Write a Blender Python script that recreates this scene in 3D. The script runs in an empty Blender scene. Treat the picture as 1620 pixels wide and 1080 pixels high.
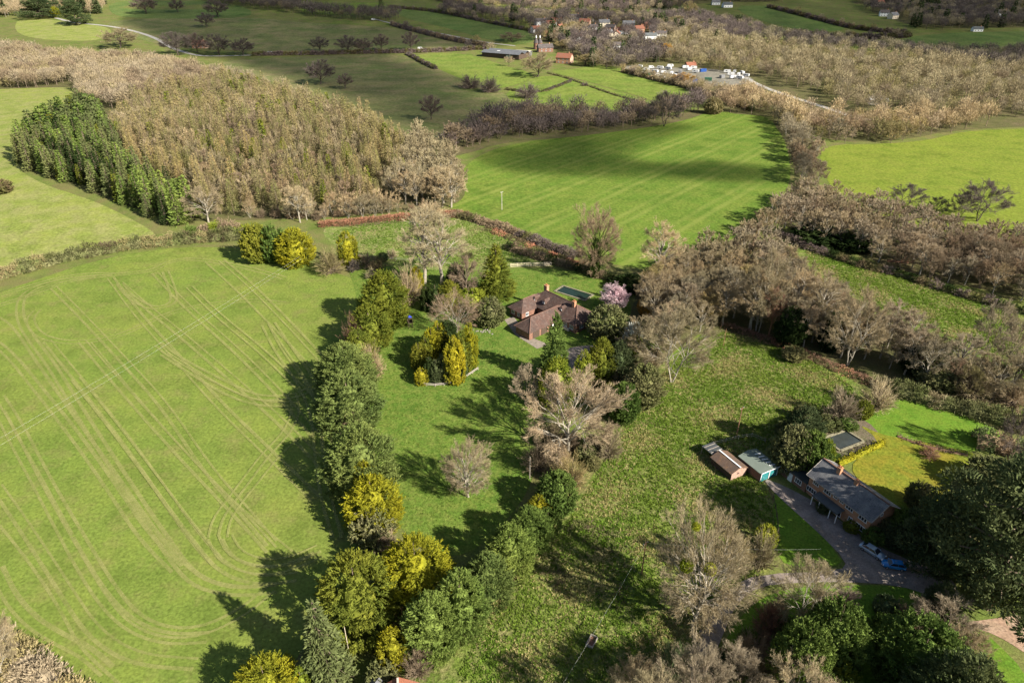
import bpy, bmesh, math, random
import numpy as np
from mathutils import Vector, Matrix
from mathutils.geometry import delaunay_2d_cdt

S = bpy.context.scene
COL = S.collection
CAMH, PITCH, FPX = 100.0, 30.0, 1080.0      # camera height, tilt below the horizon, focal length in photo pixels
# ---------------------------------------------------------------- camera
cam = bpy.data.cameras.new('camera')
cam.lens, cam.sensor_width = 24.0, 36.0
cam.clip_start, cam.clip_end = 1.0, 9000.0
cam_o = bpy.data.objects.new('camera', cam)
cam_o.location = (0, 0, CAMH)
cam_o.rotation_euler = (math.radians(90 - PITCH), 0, 0)
COL.objects.link(cam_o)
S.camera = cam_o
# ---------------------------------------------------------------- light
SUN_EL = math.radians(33)
SUN_H = Vector((0.806, -0.592, 0)).normalized()          # horizontal direction towards the sun
SUN_D = Vector((SUN_H.x * math.cos(SUN_EL), SUN_H.y * math.cos(SUN_EL), math.sin(SUN_EL)))
W = bpy.data.worlds.new('World'); S.world = W
W.use_nodes = True
nt = W.node_tree
bg = nt.nodes['Background']
sky = nt.nodes.new('ShaderNodeTexSky')
sky.sky_type = 'NISHITA'; sky.sun_disc = False
sky.sun_elevation = SUN_EL
sky.sun_rotation = math.atan2(SUN_H.x, SUN_H.y)
nt.links.new(sky.outputs[0], bg.inputs[0])
bg.inputs[1].default_value = 0.052
sl = bpy.data.lights.new('sun', 'SUN')
sl.energy, sl.angle, sl.color = 5.0, math.radians(0.5), (1.0, 0.94, 0.84)
so = bpy.data.objects.new('sun', sl)
so.rotation_euler = (-SUN_D).to_track_quat('-Z', 'Y').to_euler()
so.location = (100, -100, 300)
COL.objects.link(so)
S.view_settings.view_transform = 'Standard'
S.view_settings.look = 'None'
S.view_settings.gamma = 1.0
S.view_settings.exposure = 1.2
S.cycles.max_bounces = 5
S.cycles.diffuse_bounces = 2
S.cycles.transparent_max_bounces = 8

# ---------------------------------------------------------------- terrain and projection
CP, SP = math.cos(math.radians(PITCH)), math.sin(math.radians(PITCH))
def terr(x, y):
    x = np.asarray(x, float); y = np.asarray(y, float)
    t = np.maximum(0, y - 700.0)
    rise = 0.07 * t * t / (t + 200.0)
    far = np.clip((y - 420) / 200, 0, 1)
    und = far * 1.5 * np.sin(x * 0.011 + 1) * np.sin(y * 0.009)
    kn = 7.0 * np.exp(-(((x + 150) / 110) ** 2 + ((y - 395) / 85) ** 2))
    return rise + und + kn
def ray(px, py):
    u = (px - 810) / FPX; v = (540 - py) / FPX
    return u, CP + v * SP, -SP + v * CP
def G(px, py, dz=0.0):
    dx, dy, dzr = ray(px, py)
    t = CAMH / max(-dzr, 0.02)
    for _ in range(30):
        t = 0.5 * t + 0.5 * (CAMH - dz - float(terr(dx * t, dy * t))) / max(-dzr, 0.02)
    x, y = dx * t, dy * t
    return x, y, float(terr(x, y)) + dz
def z_at(Y, py):                                     # height above zero that a photo row reaches at distance Y
    v = (540 - py) / FPX
    return CAMH + Y * (v * CP - SP) / (CP + v * SP)
def depth(Y, z):
    return Y * CP - (z - CAMH) * SP

# ---------------------------------------------------------------- materials
class N:
    def __init__(s, name):
        s.m = bpy.data.materials.new(name); s.m.use_nodes = True
        s.t = s.m.node_tree; s.t.nodes.clear()
        s.out = s.t.nodes.new('ShaderNodeOutputMaterial')
    def n(s, typ, **kw):
        x = s.t.nodes.new('ShaderNode' + typ)
        for k, v in kw.items():
            if k.startswith('i_'):
                x.inputs[int(k[2:])].default_value = v
            else: setattr(x, k, v)
        return x
    def l(s, a, b): s.t.links.new(a, b)
    def pos(s): return s.n('NewGeometry').outputs['Position']
    def objc(s): return s.n('TexCoord').outputs['Object']
    def noise(s, vec, scale, detail=3, rough=.55):
        x = s.n('TexNoise'); x.inputs['Scale'].default_value = scale
        x.inputs['Detail'].default_value = detail; x.inputs['Roughness'].default_value = rough
        s.l(vec, x.inputs['Vector']); return x.outputs['Fac']
    def ramp(s, fac, stops):
        r = s.n('ValToRGB'); e = r.color_ramp.elements
        while len(e) < len(stops): e.new(.5)
        for q, (p, c) in zip(e, stops): q.position = p; q.color = tuple(c) + (1,) if len(c) == 3 else c
        s.l(fac, r.inputs[0]); return r.outputs[0]
    def mix(s, fac, a, b, typ='MIX'):
        x = s.n('MixRGB', blend_type=typ)
        for i, v in enumerate((fac, a, b)):
            if hasattr(v, 'is_output'): s.l(v, x.inputs[i])
            else: x.inputs[i].default_value = (v if i == 0 else tuple(v) + (1,))
        return x.outputs[0]
    def math(s, op, a, b=0.0):
        x = s.n('Math', operation=op)
        for i, v in enumerate((a, b)):
            if hasattr(v, 'is_output'): s.l(v, x.inputs[i])
            else: x.inputs[i].default_value = v
        return x.outputs[0]
    def bump(s, h, strength, dist):
        b = s.n('Bump'); b.inputs['Strength'].default_value = strength; b.inputs['Distance'].default_value = dist
        s.l(h, b.inputs['Height']); return b.outputs[0]
    def finish(s, color, rough=.9, bump=None, spec=.2, metal=0., coat=0.):
        p = s.n('BsdfPrincipled')
        if hasattr(color, 'is_output'): s.l(color, p.inputs['Base Color'])
        else: p.inputs['Base Color'].default_value = tuple(color) + (1,)
        p.inputs['Roughness'].default_value = rough
        p.inputs['Specular IOR Level'].default_value = spec
        p.inputs['Metallic'].default_value = metal
        p.inputs['Coat Weight'].default_value = coat
        if bump is not None: s.l(bump, p.inputs['Normal'])
        s.l(p.outputs[0], s.out.inputs[0]); return s.m
M = {}
def plain(name, c, rough=.7, spec=.3, var=.25, scale=1.5, metal=0., coat=0., bump=0.):
    a = N(name)
    f = a.noise(a.objc(), scale, 4)
    k = a.ramp(f, [(.3, [v * (1 - var) for v in c]), (.7, [min(1, v * (1 + var)) for v in c])])
    M[name] = a.finish(k, rough, a.bump(f, bump, .05) if bump else None, spec, metal, coat)
    return M[name]
def foliage(name, c1, c2, transl=.25, big=.12, fine=1.6, fvar=.35):
    a = N(name); p = a.pos()
    k = a.mix(a.ramp(a.noise(p, big, 2), [(.36, (0, 0, 0)), (.64, (1, 1, 1))]), c1, c2)
    v = a.ramp(a.noise(p, fine, 2), [(.3, (1 - fvar,) * 3), (.7, (1 + fvar,) * 3)])
    k = a.mix(1.0, k, v, 'MULTIPLY')
    rnd = a.n('ObjectInfo').outputs['Random']
    k = a.mix(1.0, k, a.ramp(rnd, [(0, (.8, .84, .8)), (.5, (1, 1, 1)), (1, (1.2, 1.12, 1.05))]), 'MULTIPLY')
    d = a.n('BsdfDiffuse'); t = a.n('BsdfTranslucent'); m = a.n('MixShader'); m.inputs[0].default_value = transl
    a.l(k, d.inputs[0]); a.l(k, t.inputs[0]); a.l(d.outputs[0], m.inputs[1]); a.l(t.outputs[0], m.inputs[2])
    a.l(m.outputs[0], a.out.inputs[0]); M[name] = a.m
    return a.m
def ground(name, ca, cb, cc, big=.03, mid=.35, fine=2.5, bump=.5, bdist=.25, midr=(.42, .62), ccamt=.7):
    """ca/cb drift over tens of metres, cc comes in as patches, a fine mottle over it all"""
    a = N(name); p = a.pos()
    k = a.mix(a.ramp(a.noise(p, big, 4), [(.34, (0, 0, 0)), (.66, (1, 1, 1))]), ca, cb)
    k = a.mix(1.0, k, a.ramp(a.noise(p, big * 3.1, 5, .7), [(.32, (.72, .76, .70)), (.5, (1, 1, 1)), (.7, (1.2, 1.14, 1.1))]), 'MULTIPLY')
    m = a.ramp(a.noise(p, mid, 5, .65), [(midr[0], (0, 0, 0)), (midr[1], (ccamt,) * 3)])
    k = a.mix(m, k, cc)
    nf = a.noise(p, fine, 4, .7)
    k = a.mix(1.0, k, a.ramp(nf, [(.3, (.62, .62, .6)), (.7, (1.34, 1.34, 1.3))]), 'MULTIPLY')
    M[name] = a.finish(k, .95, a.bump(nf, bump, bdist), .05)
    return a, k

foliage('leylandii', (.120, .165, .048), (.165, .205, .058))
foliage('hedge_green', (.145, .205, .048), (.20, .255, .06))
foliage('gold_foliage', (.37, .33, .024), (.23, .235, .026))
foliage('olive_gold', (.135, .165, .028), (.205, .21, .030))
foliage('lime_foliage', (.19, .24, .03), (.26, .28, .035))
foliage('dark_yew', (.030, .050, .016), (.050, .070, .022))
foliage('spruce_green', (.125, .150, .055), (.165, .185, .07))
foliage('cedar_green', (.058, .082, .036), (.11, .132, .055))
foliage('laurel_green', (.085, .135, .030), (.145, .20, .048))
foliage('bluegreen', (.10, .14, .06), (.13, .17, .07))
foliage('larch_straw', (.345, .265, .130), (.265, .235, .095))
foliage('larch_olive', (.215, .215, .075), (.30, .225, .130))
foliage('twig_tan', (.39, .308, .188), (.32, .262, .158))
foliage('twig_grey', (.31, .255, .175), (.37, .30, .20))
foliage('twig_olive', (.30, .26, .115), (.35, .28, .145))
foliage('twig_brown', (.250, .190, .125), (.30, .228, .150))
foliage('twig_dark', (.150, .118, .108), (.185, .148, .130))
foliage('twig_pale', (.48, .395, .24), (.41, .335, .205))
foliage('twig_orange', (.50, .29, .06), (.44, .26, .08))
foliage('twig_red', (.27, .155, .105), (.24, .15, .10))
foliage('bracken_red', (.40, .19, .12), (.34, .19, .115), .2, .3)
foliage('bramble', (.16, .125, .075), (.13, .135, .05), .2, .2)
foliage('scrub_olive', (.15, .165, .06), (.20, .19, .09), .2, .2)
foliage('blossom_pink', (.66, .44, .48), (.72, .56, .58))
foliage('blossom_white', (.70, .70, .64), (.60, .62, .52))
foliage('mistletoe', (.32, .34, .03), (.26, .30, .03))
foliage('ivy', (.045, .07, .018), (.06, .085, .02))
foliage('tuft_green', (.115, .20, .026), (.15, .215, .035), .3, .08)
foliage('tuft_straw', (.36, .32, .15), (.29, .27, .11), .3, .08)
plain('bark_pale', (.31, .275, .215), .9, .1, .3, 2)
plain('bark_brown', (.19, .145, .105), .9, .1, .3, 2)
plain('bark_dark', (.085, .068, .055), .9, .1, .3, 2)
plain('bark_red', (.26, .14, .085), .9, .1, .3, 2)

ground('ground_rough', (.115, .155, .034), (.145, .160, .048), (.16, .135, .06), mid=.12)
ground('wood_floor', (.13, .105, .06), (.11, .105, .045), (.085, .095, .03), mid=.2)
ground('field_hay', (.132, .185, .034), (.160, .195, .040), (.20, .18, .066), big=.035, mid=.16, fine=1.5, bump=.35, midr=(.5, .72), ccamt=.6)
ground('field_farleft', (.205, .235, .055), (.185, .225, .05), (.26, .25, .10), big=.03, mid=.1, fine=1.0)
ground('lawn_lush', (.080, .145, .022), (.110, .165, .028), (.160, .19, .042), big=.05, mid=.5, fine=1.6, bump=.7, bdist=.35)
ground('meadow_rough', (.14, .195, .040), (.16, .20, .055), (.27, .245, .115), big=.06, mid=.45, fine=1.8, bump=.9, bdist=.4, midr=(.48, .66), ccamt=.75)
ground('pasture_rough', (.105, .160, .026), (.150, .178, .042), (.26, .225, .105), big=.035, mid=.42, fine=1.5, bump=.9, bdist=.5, midr=(.46, .68), ccamt=.75)
ground('field_right', (.142, .188, .026), (.158, .198, .028), (.185, .21, .036), big=.02, mid=.12, fine=.7, bump=.35)
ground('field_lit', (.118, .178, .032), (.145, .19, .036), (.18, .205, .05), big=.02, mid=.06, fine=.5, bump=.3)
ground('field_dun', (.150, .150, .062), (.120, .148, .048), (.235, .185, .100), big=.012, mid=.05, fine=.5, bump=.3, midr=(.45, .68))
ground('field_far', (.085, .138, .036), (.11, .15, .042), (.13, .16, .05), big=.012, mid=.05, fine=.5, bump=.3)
ground('lawn_mossy', (.160, .172, .020), (.135, .175, .022), (.215, .17, .025), big=.09, mid=.2, fine=1.6, bump=.4)
ground('lawn_shady', (.095, .185, .02), (.11, .19, .022), (.13, .19, .025), big=.08, mid=.4, fine=2, bump=.4)
ground('gravel', (.285, .24, .215), (.245, .205, .19), (.175, .14, .12), big=.1, mid=.5, fine=4, bump=.4, bdist=.05)
ground('lane_stone', (.36, .34, .32), (.40, .38, .35), (.30, .28, .25), big=.05, mid=.3, fine=2, bump=.2)
ground('yard', (.20, .185, .155), (.165, .155, .13), (.25, .23, .19), big=.05, mid=.12, fine=.6, bump=.2)
ground('bare_soil', (.34, .225, .16), (.30, .20, .145), (.36, .26, .19), big=.1, mid=.4, fine=2, bump=.3)
ground('paving', (.27, .23, .19), (.24, .205, .17), (.20, .17, .14), big=.2, mid=1, fine=5, bump=.3)
ground('planting_soil', (.13, .10, .075), (.11, .12, .05), (.17, .13, .10), big=.2, mid=.6, fine=3, bump=.6)
# ---------------------------------------------------------------- mesh builder
class MB:
    """gathers vertices and faces as arrays, builds ONE mesh"""
    def __init__(s): s.v = []; s.f = []; s.n = 0
    def add(s, v, f, mi=0):
        v = np.asarray(v, float).reshape(-1, 3); f = np.asarray(f, int)
        if len(v) == 0 or len(f) == 0: return s
        s.v.append(v); s.f.append((f + s.n, mi)); s.n += len(v); return s
    def box(s, c, d, rot=0., mi=0, taper=1.0):
        q = np.array([(x, y, z) for z in (-.5, .5) for y in (-.5, .5) for x in (-.5, .5)])
        t = np.where(q[:, 2:] > 0, taper, 1.0); q = q * np.concatenate([t, t, np.ones_like(t)], 1) * np.array(d)
        cr, sr = math.cos(rot), math.sin(rot)
        q = np.stack([q[:, 0] * cr - q[:, 1] * sr, q[:, 0] * sr + q[:, 1] * cr, q[:, 2]], 1) + np.array(c)
        return s.add(q, [(0, 2, 3, 1), (4, 5, 7, 6), (0, 1, 5, 4), (2, 6, 7, 3), (1, 3, 7, 5), (0, 4, 6, 2)], mi)
    def tubes(s, P0, P1, R0, R1, sides=4, mi=0):
        P0 = np.asarray(P0, float).reshape(-1, 3); P1 = np.asarray(P1, float).reshape(-1, 3); n = len(P0)
        if n == 0: return s
        R0 = np.broadcast_to(np.asarray(R0, float), n); R1 = np.broadcast_to(np.asarray(R1, float), n)
        d = P1 - P0; d /= np.linalg.norm(d, axis=1, keepdims=True) + 1e-9
        a = np.where(np.abs(d[:, 2:]) < .9, [[0, 0, 1.]], [[1., 0, 0]])
        u = np.cross(d, a); u /= np.linalg.norm(u, axis=1, keepdims=True) + 1e-9
        w = np.cross(d, u)
        an = np.arange(sides) * 2 * math.pi / sides
        ring = u[:, None] * np.cos(an)[None, :, None] + w[:, None] * np.sin(an)[None, :, None]
        V = np.concatenate([P0[:, None] + ring * R0[:, None, None], P1[:, None] + ring * R1[:, None, None]], 1)
        i = np.arange(sides); j = (i + 1) % sides
        f = np.stack([i, j, j + sides, i + sides], 1)
        F = (f[None] + (np.arange(n) * 2 * sides)[:, None, None]).reshape(-1, 4)
        s.add(V.reshape(-1, 3), F, mi)
        return s
    def tube_caps(s, P0, P1, r, sides=8, mi=0):
        s.tubes([P0], [P1], r, r, sides, mi)
        b = s.n - 2 * sides
        s.f.append((np.array([list(range(b + sides, b + 2 * sides))]), mi)); s.f.append((np.array([list(range(b + sides - 1, b - 1, -1))]), mi))
        return s
    def blades(s, C, D, L, Wd, rng, mi=0, mid=.45):
        C = np.asarray(C, float); D = np.asarray(D, float); n = len(C)
        if n == 0: return s
        D = D / (np.linalg.norm(D, axis=1, keepdims=True) + 1e-9)
        r = rng.normal(size=(n, 3)); u = np.cross(D, r); u /= np.linalg.norm(u, axis=1, keepdims=True) + 1e-9
        L = np.broadcast_to(np.asarray(L, float), n)[:, None]; Wd = np.broadcast_to(np.asarray(Wd, float), n)[:, None]
        m = C + D * L * mid
        V = np.stack([C, m + u * Wd * .5, C + D * L, m - u * Wd * .5], 1).reshape(-1, 3)
        return s.add(V, np.arange(n * 4).reshape(-1, 4), mi)
    def arrays(s):
        return np.concatenate(s.v), s.f
    def mesh(s, name, mats, smooth=False):
        me = bpy.data.meshes.new(name)
        V = np.concatenate(s.v) if s.v else np.zeros((0, 3))
        me.vertices.add(len(V)); me.vertices.foreach_set('co', V.astype(np.float32).ravel())
        lv, ls, lt, mi = [], [], [], []; k = 0
        for f, m in s.f:
            n, w = f.shape
            lv.append(f.ravel()); ls.append(k + np.arange(n) * w); lt.append(np.full(n, w)); mi.append(np.full(n, m)); k += n * w
        if k:
            me.loops.add(k); me.loops.foreach_set('vertex_index', np.concatenate(lv).astype(np.int32))
            ls = np.concatenate(ls).astype(np.int32); lt = np.concatenate(lt).astype(np.int32)
            me.polygons.add(len(ls)); me.polygons.foreach_set('loop_start', ls); me.polygons.foreach_set('loop_total', lt)
            me.polygons.foreach_set('material_index', np.concatenate(mi).astype(np.int32))
            me.polygons.foreach_set('use_smooth', np.full(len(ls), bool(smooth)))
        me.update(calc_edges=True); me.validate()
        for m in (mats if isinstance(mats, (list, tuple)) else [mats]):
            me.materials.append(M[m] if isinstance(m, str) else m)
        return me
    def obj(s, name, mats, parent=None, smooth=False):
        return link(name, s.mesh(name, mats, smooth), parent)

def link(name, data, parent=None):
    o = bpy.data.objects.new(name, data); COL.objects.link(o)
    if parent is not None: o.parent = parent
    return o
def tag(o, label=None, cat=None, group=None, kind=None):
    if label: o['label'] = label
    if cat: o['category'] = cat
    if group: o['group'] = group
    if kind: o['kind'] = kind
    return o
def thing(name, label, cat, loc=(0, 0, 0), rz=0., group=None, kind=None):
    o = link(name, None); o.location = loc; o.rotation_euler = (0, 0, rz)
    o.empty_display_size = .5
    return tag(o, label, cat, group, kind)

# ---------------------------------------------------------------- polygons on the terrain
def inside(P, poly):
    P = np.asarray(P); x, y = P[:, 0], P[:, 1]; r = np.zeros(len(P), bool); n = len(poly)
    for i in range(n):
        x1, y1 = poly[i]; x2, y2 = poly[(i + 1) % n]
        c = (y1 > y) != (y2 > y)
        r ^= c & (x < (x2 - x1) * (y - y1) / ((y2 - y1) if y2 != y1 else 1e-9) + x1)
    return r
def smooth_poly(p, closed=True, it=2):
    p = [tuple(q) for q in p]
    for _ in range(it):
        o = []
        n = len(p)
        for i in range(n if closed else n - 1):
            a, b = p[i], p[(i + 1) % n]
            o += [(a[0] * .75 + b[0] * .25, a[1] * .75 + b[1] * .25), (a[0] * .25 + b[0] * .75, a[1] * .25 + b[1] * .75)]
        if not closed: o = [p[0]] + o + [p[-1]]
        p = o
    return p
def wpoly(pix): return [G(x, y)[:2] for x, y in pix]
def sheet(name, pix, mat, lift=.02, it=2, kind='structure', world=None, label=None, cat=None, rough=0.):
    poly = world if world else wpoly(pix)
    poly = smooth_poly(poly, True, it) if it else list(poly)
    B = np.array(poly)
    per = np.linalg.norm(np.roll(B, -1, 0) - B, axis=1)
    span = max(np.ptp(B[:, 0]), np.ptp(B[:, 1])); step = max(2.5, span / 45)
    pts = []
    rg = np.random.default_rng(len(name) + len(pix or poly))
    for i in range(len(B)):
        k = max(1, int(per[i] / (step if not rough else 1.2)))
        for j in range(k):
            q = B[i] + (B[(i + 1) % len(B)] - B[i]) * j / k
            pts.append(tuple(q + (rg.normal(size=2) * rough if rough else 0)))
    nb = len(pts); B2 = list(pts)
    gx = np.arange(B[:, 0].min() + step * .37, B[:, 0].max(), step); gy = np.arange(B[:, 1].min() + step * .41, B[:, 1].max(), step)
    g = np.array([(a, b) for a in gx for b in gy]) if len(gx) and len(gy) else np.zeros((0, 2))
    if len(g): pts += [tuple(q) for q in g[inside(g, B2)]]
    r = delaunay_2d_cdt([Vector(p) for p in pts], [], [list(range(nb))], 1, 1e-4)
    V = np.array([(v.x, v.y) for v in r[0]])
    Z = terr(V[:, 0], V[:, 1]) + lift
    me = bpy.data.meshes.new(name)
    me.from_pydata([(a, b, c) for (a, b), c in zip(V, Z)], [], [list(f) for f in r[2]])
    for p in me.polygons: p.use_smooth = True
    me.materials.append(M[mat]); me.update()
    if len(me.polygons) and sum(p.normal.z for p in me.polygons) < 0: me.flip_normals()
    return tag(link(name, me), label, cat, None, kind)
def strip_pts(poly, step):
    """even samples with tangents along a world polyline"""
    p = np.array(poly); seg = np.linalg.norm(np.diff(p, axis=0), axis=1); cum = np.concatenate([[0], np.cumsum(seg)])
    n = max(2, int(cum[-1] / step) + 1); t = np.linspace(0, cum[-1], n)
    q = np.stack([np.interp(t, cum, p[:, 0]), np.interp(t, cum, p[:, 1])], 1)
    d = np.gradient(q, axis=0); d /= np.linalg.norm(d, axis=1, keepdims=True) + 1e-9
    return q, d
def add_strip(mb, poly, width, lift, step=2.0):
    q, d = strip_pts(poly, step); nrm = np.stack([-d[:, 1], d[:, 0]], 1)
    w = np.broadcast_to(np.asarray(width, float), len(q))[:, None] * .5
    a = q - nrm * w; b = q + nrm * w
    V = np.empty((len(q) * 2, 3)); V[0::2, :2] = a; V[1::2, :2] = b
    V[:, 2] = terr(V[:, 0], V[:, 1]) + lift
    i = np.arange(len(q) - 1) * 2
    mb.add(V, np.stack([i, i + 2, i + 3, i + 1], 1))
def road(name, pix, width, mat, lift=.06, it=2):
    mb = MB(); add_strip(mb, smooth_poly(wpoly(pix), False, it), width, lift)
    return tag(mb.obj(name, mat), kind='structure')
# ---------------------------------------------------------------- tree prototypes (each = trunk mesh + crown mesh, metres)
def curve_at(P, idx, u):
    K = P.shape[1]; t = u * (K - 1); i = np.minimum(t.astype(int), K - 2); f = (t - i)[:, None]
    return P[idx, i] * (1 - f) + P[idx, i + 1] * f, P[idx, i + 1] - P[idx, i], i, f[:, 0]
def children(rng, P, R, n, u0, u1, a_t, a_r, a_out, a_up, lf, K, centre, lmin=.3):
    """n side shoots per curve of P"""
    N_ = len(P); idx = np.repeat(np.arange(N_), n)
    u = rng.uniform(u0, u1, len(idx))
    p, t, i, f = curve_at(P, idx, u)
    t = t / (np.linalg.norm(t, axis=1, keepdims=True) + 1e-9)
    out = p - centre; out /= np.linalg.norm(out, axis=1, keepdims=True) + 1e-9
    d = t * a_t + rng.normal(size=p.shape) * a_r + out * a_out + np.array([0, 0, a_up])
    d /= np.linalg.norm(d, axis=1, keepdims=True) + 1e-9
    pl = np.linalg.norm(P[:, -1] - P[:, 0], axis=1)[idx]
    L = np.maximum(lmin, pl * lf * (1.15 - .6 * u) * rng.uniform(.7, 1.3, len(idx)))
    b = np.cross(d, rng.normal(size=d.shape)); s = np.linspace(0, 1, K)[None, :, None]
    C = p[:, None] + d[:, None] * L[:, None, None] * s + b[:, None] * (L[:, None, None] * .16) * s * s + np.array([0, 0, .12]) * L[:, None, None] * s * s
    r0 = (R[idx, i] * (1 - f) + R[idx, np.minimum(i + 1, R.shape[1] - 1)] * f) * .62
    RR = r0[:, None] * np.linspace(1, .35, K)[None]
    return C, RR
def curve_tubes(mb, P, R, sides, mi=0, rmin=0.):
    K = P.shape[1]
    for k in range(K - 1):
        mb.tubes(P[:, k], P[:, k + 1], np.maximum(R[:, k], rmin), np.maximum(R[:, k + 1], rmin), sides, mi)
def bare(seed, H=14., Wd=11., bole=.22, nl=11, n1=5, n2=5, n3=5, n4=4, wt=.045, up=.25, spread=1., low=-.35, cz=.58, rz=.43, lo=False, stems=1):
    rng = np.random.default_rng(seed)
    T, Cw = MB(), MB(); r0 = H * .0155
    centre = np.array([0, 0, cz * H])
    # trunk
    k = 5; top = bole + .32
    zt = np.linspace(0, top * H, k)
    tr = np.zeros((1, k, 3)); tr[0, :, 2] = zt; tr[0, 1:, :2] = np.cumsum(rng.normal(size=(k - 1, 2)) * H * .008, 0)
    if stems > 1:
        tr = np.repeat(tr, stems, 0)
        an = np.arange(stems) * 2.4; lean = rng.uniform(.12, .42, stems)
        for q in range(stems):
            tr[q, :, 0] += np.cos(an[q]) * lean[q] * zt + np.cos(an[q]) * .15; tr[q, :, 1] += np.sin(an[q]) * lean[q] * zt + np.sin(an[q]) * .15
        r0 *= .55
    R = r0 * np.linspace(1.25, .55, k)[None].repeat(len(tr), 0)
    curve_tubes(T, tr, R, 7)
    # limbs reach for an ellipsoid envelope
    n = nl; ga = np.arange(n) * 2.39996 + rng.uniform(0, 6)
    el = np.arcsin(np.clip(np.linspace(low, .97, n) + rng.normal(size=n) * .07, -.6, 1))
    rad = np.stack([np.cos(el) * np.cos(ga) * Wd * .5 * spread, np.cos(el) * np.sin(ga) * Wd * .5 * spread, np.sin(el) * H * rz], 1)
    tg = centre + rad * rng.uniform(.62, .86, (n, 1))
    ti = np.arange(n) % len(tr)
    u = np.clip(np.linspace(bole / top * .8, 1., n) + rng.normal(size=n) * .05, .1, 1.)
    p, t, i, f = curve_at(tr, ti, u)
    ctrl = p * .5 + tg * .5; ctrl[:, 2] += np.linalg.norm(tg - p, axis=1) * up * rng.uniform(.2, 1.2, n); ctrl += rng.normal(size=(n, 3)) * H * .02
    s = np.linspace(0, 1, 6)[None, :, None]
    LP = p[:, None] * (1 - s) ** 2 + 2 * ctrl[:, None] * s * (1 - s) + tg[:, None] * s * s
    LP[:, 1:-1] += rng.normal(size=LP[:, 1:-1].shape) * H * .008
    LR = (r0 * .5) * np.linspace(1, .3, 6)[None] * np.ones((n, 1))
    curve_tubes(T, LP, LR, 5)
    A, AR = children(rng, LP, LR, n1, .3, 1., .9, .45, .5, .12, .48, 4, centre)
    curve_tubes(T if not lo else Cw, A, AR, 4, 0, wt * .5)
    B, BR = children(rng, A, AR, n2, .2, 1., .9, .45, .45, .1, .55, 3, centre, .5)
    curve_tubes(Cw, B, BR, 3, 0, wt * .42)
    Q, QR = children(rng, B, BR, n3, .15, 1., .9, .5, .4, .1, .6, 2, centre, .5)
    if n4:
        Cw.tubes(Q[:, 0], Q[:, 1], wt * .42, wt * .15, 3)
        q2, _ = children(rng, Q, QR, n4, .15, 1., .9, .55, .35, .1, .62, 2, centre, .4)
        d = q2[:, 1] - q2[:, 0]; L = np.linalg.norm(d, axis=1)
        Cw.blades(q2[:, 0], d, L, wt * .8, rng)
    else:
        d = Q[:, 1] - Q[:, 0]; L = np.linalg.norm(d, axis=1) * 1.25
        Cw.blades(Q[:, 0], d, L, wt * 1.3, rng)
    return dict(T=T, C=Cw, H=H, W=Wd)
def shrub_bare(seed, H=4., Wd=5., stems=60, n2=7, n3=6, wt=.035, flat=1.):
    """twiggy dome of many stems from the ground"""
    rng = np.random.default_rng(seed); T, Cw = MB(), MB()
    an = rng.uniform(0, 6.283, stems); el = np.arcsin(rng.uniform(.1, 1, stems))
    e = np.stack([np.cos(el) * np.cos(an) * Wd * .5, np.cos(el) * np.sin(an) * Wd * .5, .08 * H + np.sin(el) * H * .92], 1) * rng.uniform(.72, 1, (stems, 1))
    p = np.stack([rng.normal(size=stems) * Wd * .06, rng.normal(size=stems) * Wd * .06, np.zeros(stems)], 1)
    s = np.linspace(0, 1, 4)[None, :, None]; c = p * .6 + e * .4; c[:, 2] = e[:, 2] * .62
    P = p[:, None] * (1 - s) ** 2 + 2 * c[:, None] * s * (1 - s) + e[:, None] * s * s
    R = np.linspace(.05, .02, 4)[None] * np.ones((stems, 1)) * H / 4
    curve_tubes(T, P, R, 4)
    ce = np.array([0, 0, H * .3])
    B, BR = children(rng, P, R, n2, .25, 1, .9, .4, .5, .15, .4, 3, ce, .4)
    curve_tubes(Cw, B, BR, 3, 0, wt * .4)
    Q, QR = children(rng, B, BR, n3, .1, 1, .9, .5, .4, .1, .6, 2, ce, .4)
    d = Q[:, 1] - Q[:, 0]
    Cw.blades(Q[:, 0], d, np.linalg.norm(d, axis=1) * 1.2, wt, rng)
    return dict(T=T, C=Cw, H=H, W=Wd)
def lump(rng, an, z, k=5):
    ph = rng.uniform(0, 6.28, k); fr = rng.integers(2, 7, k); fz = rng.uniform(1, 6, k)
    return sum(np.sin(an * fr[i] + z * fz[i] + ph[i]) for i in range(k)) / k
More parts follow.
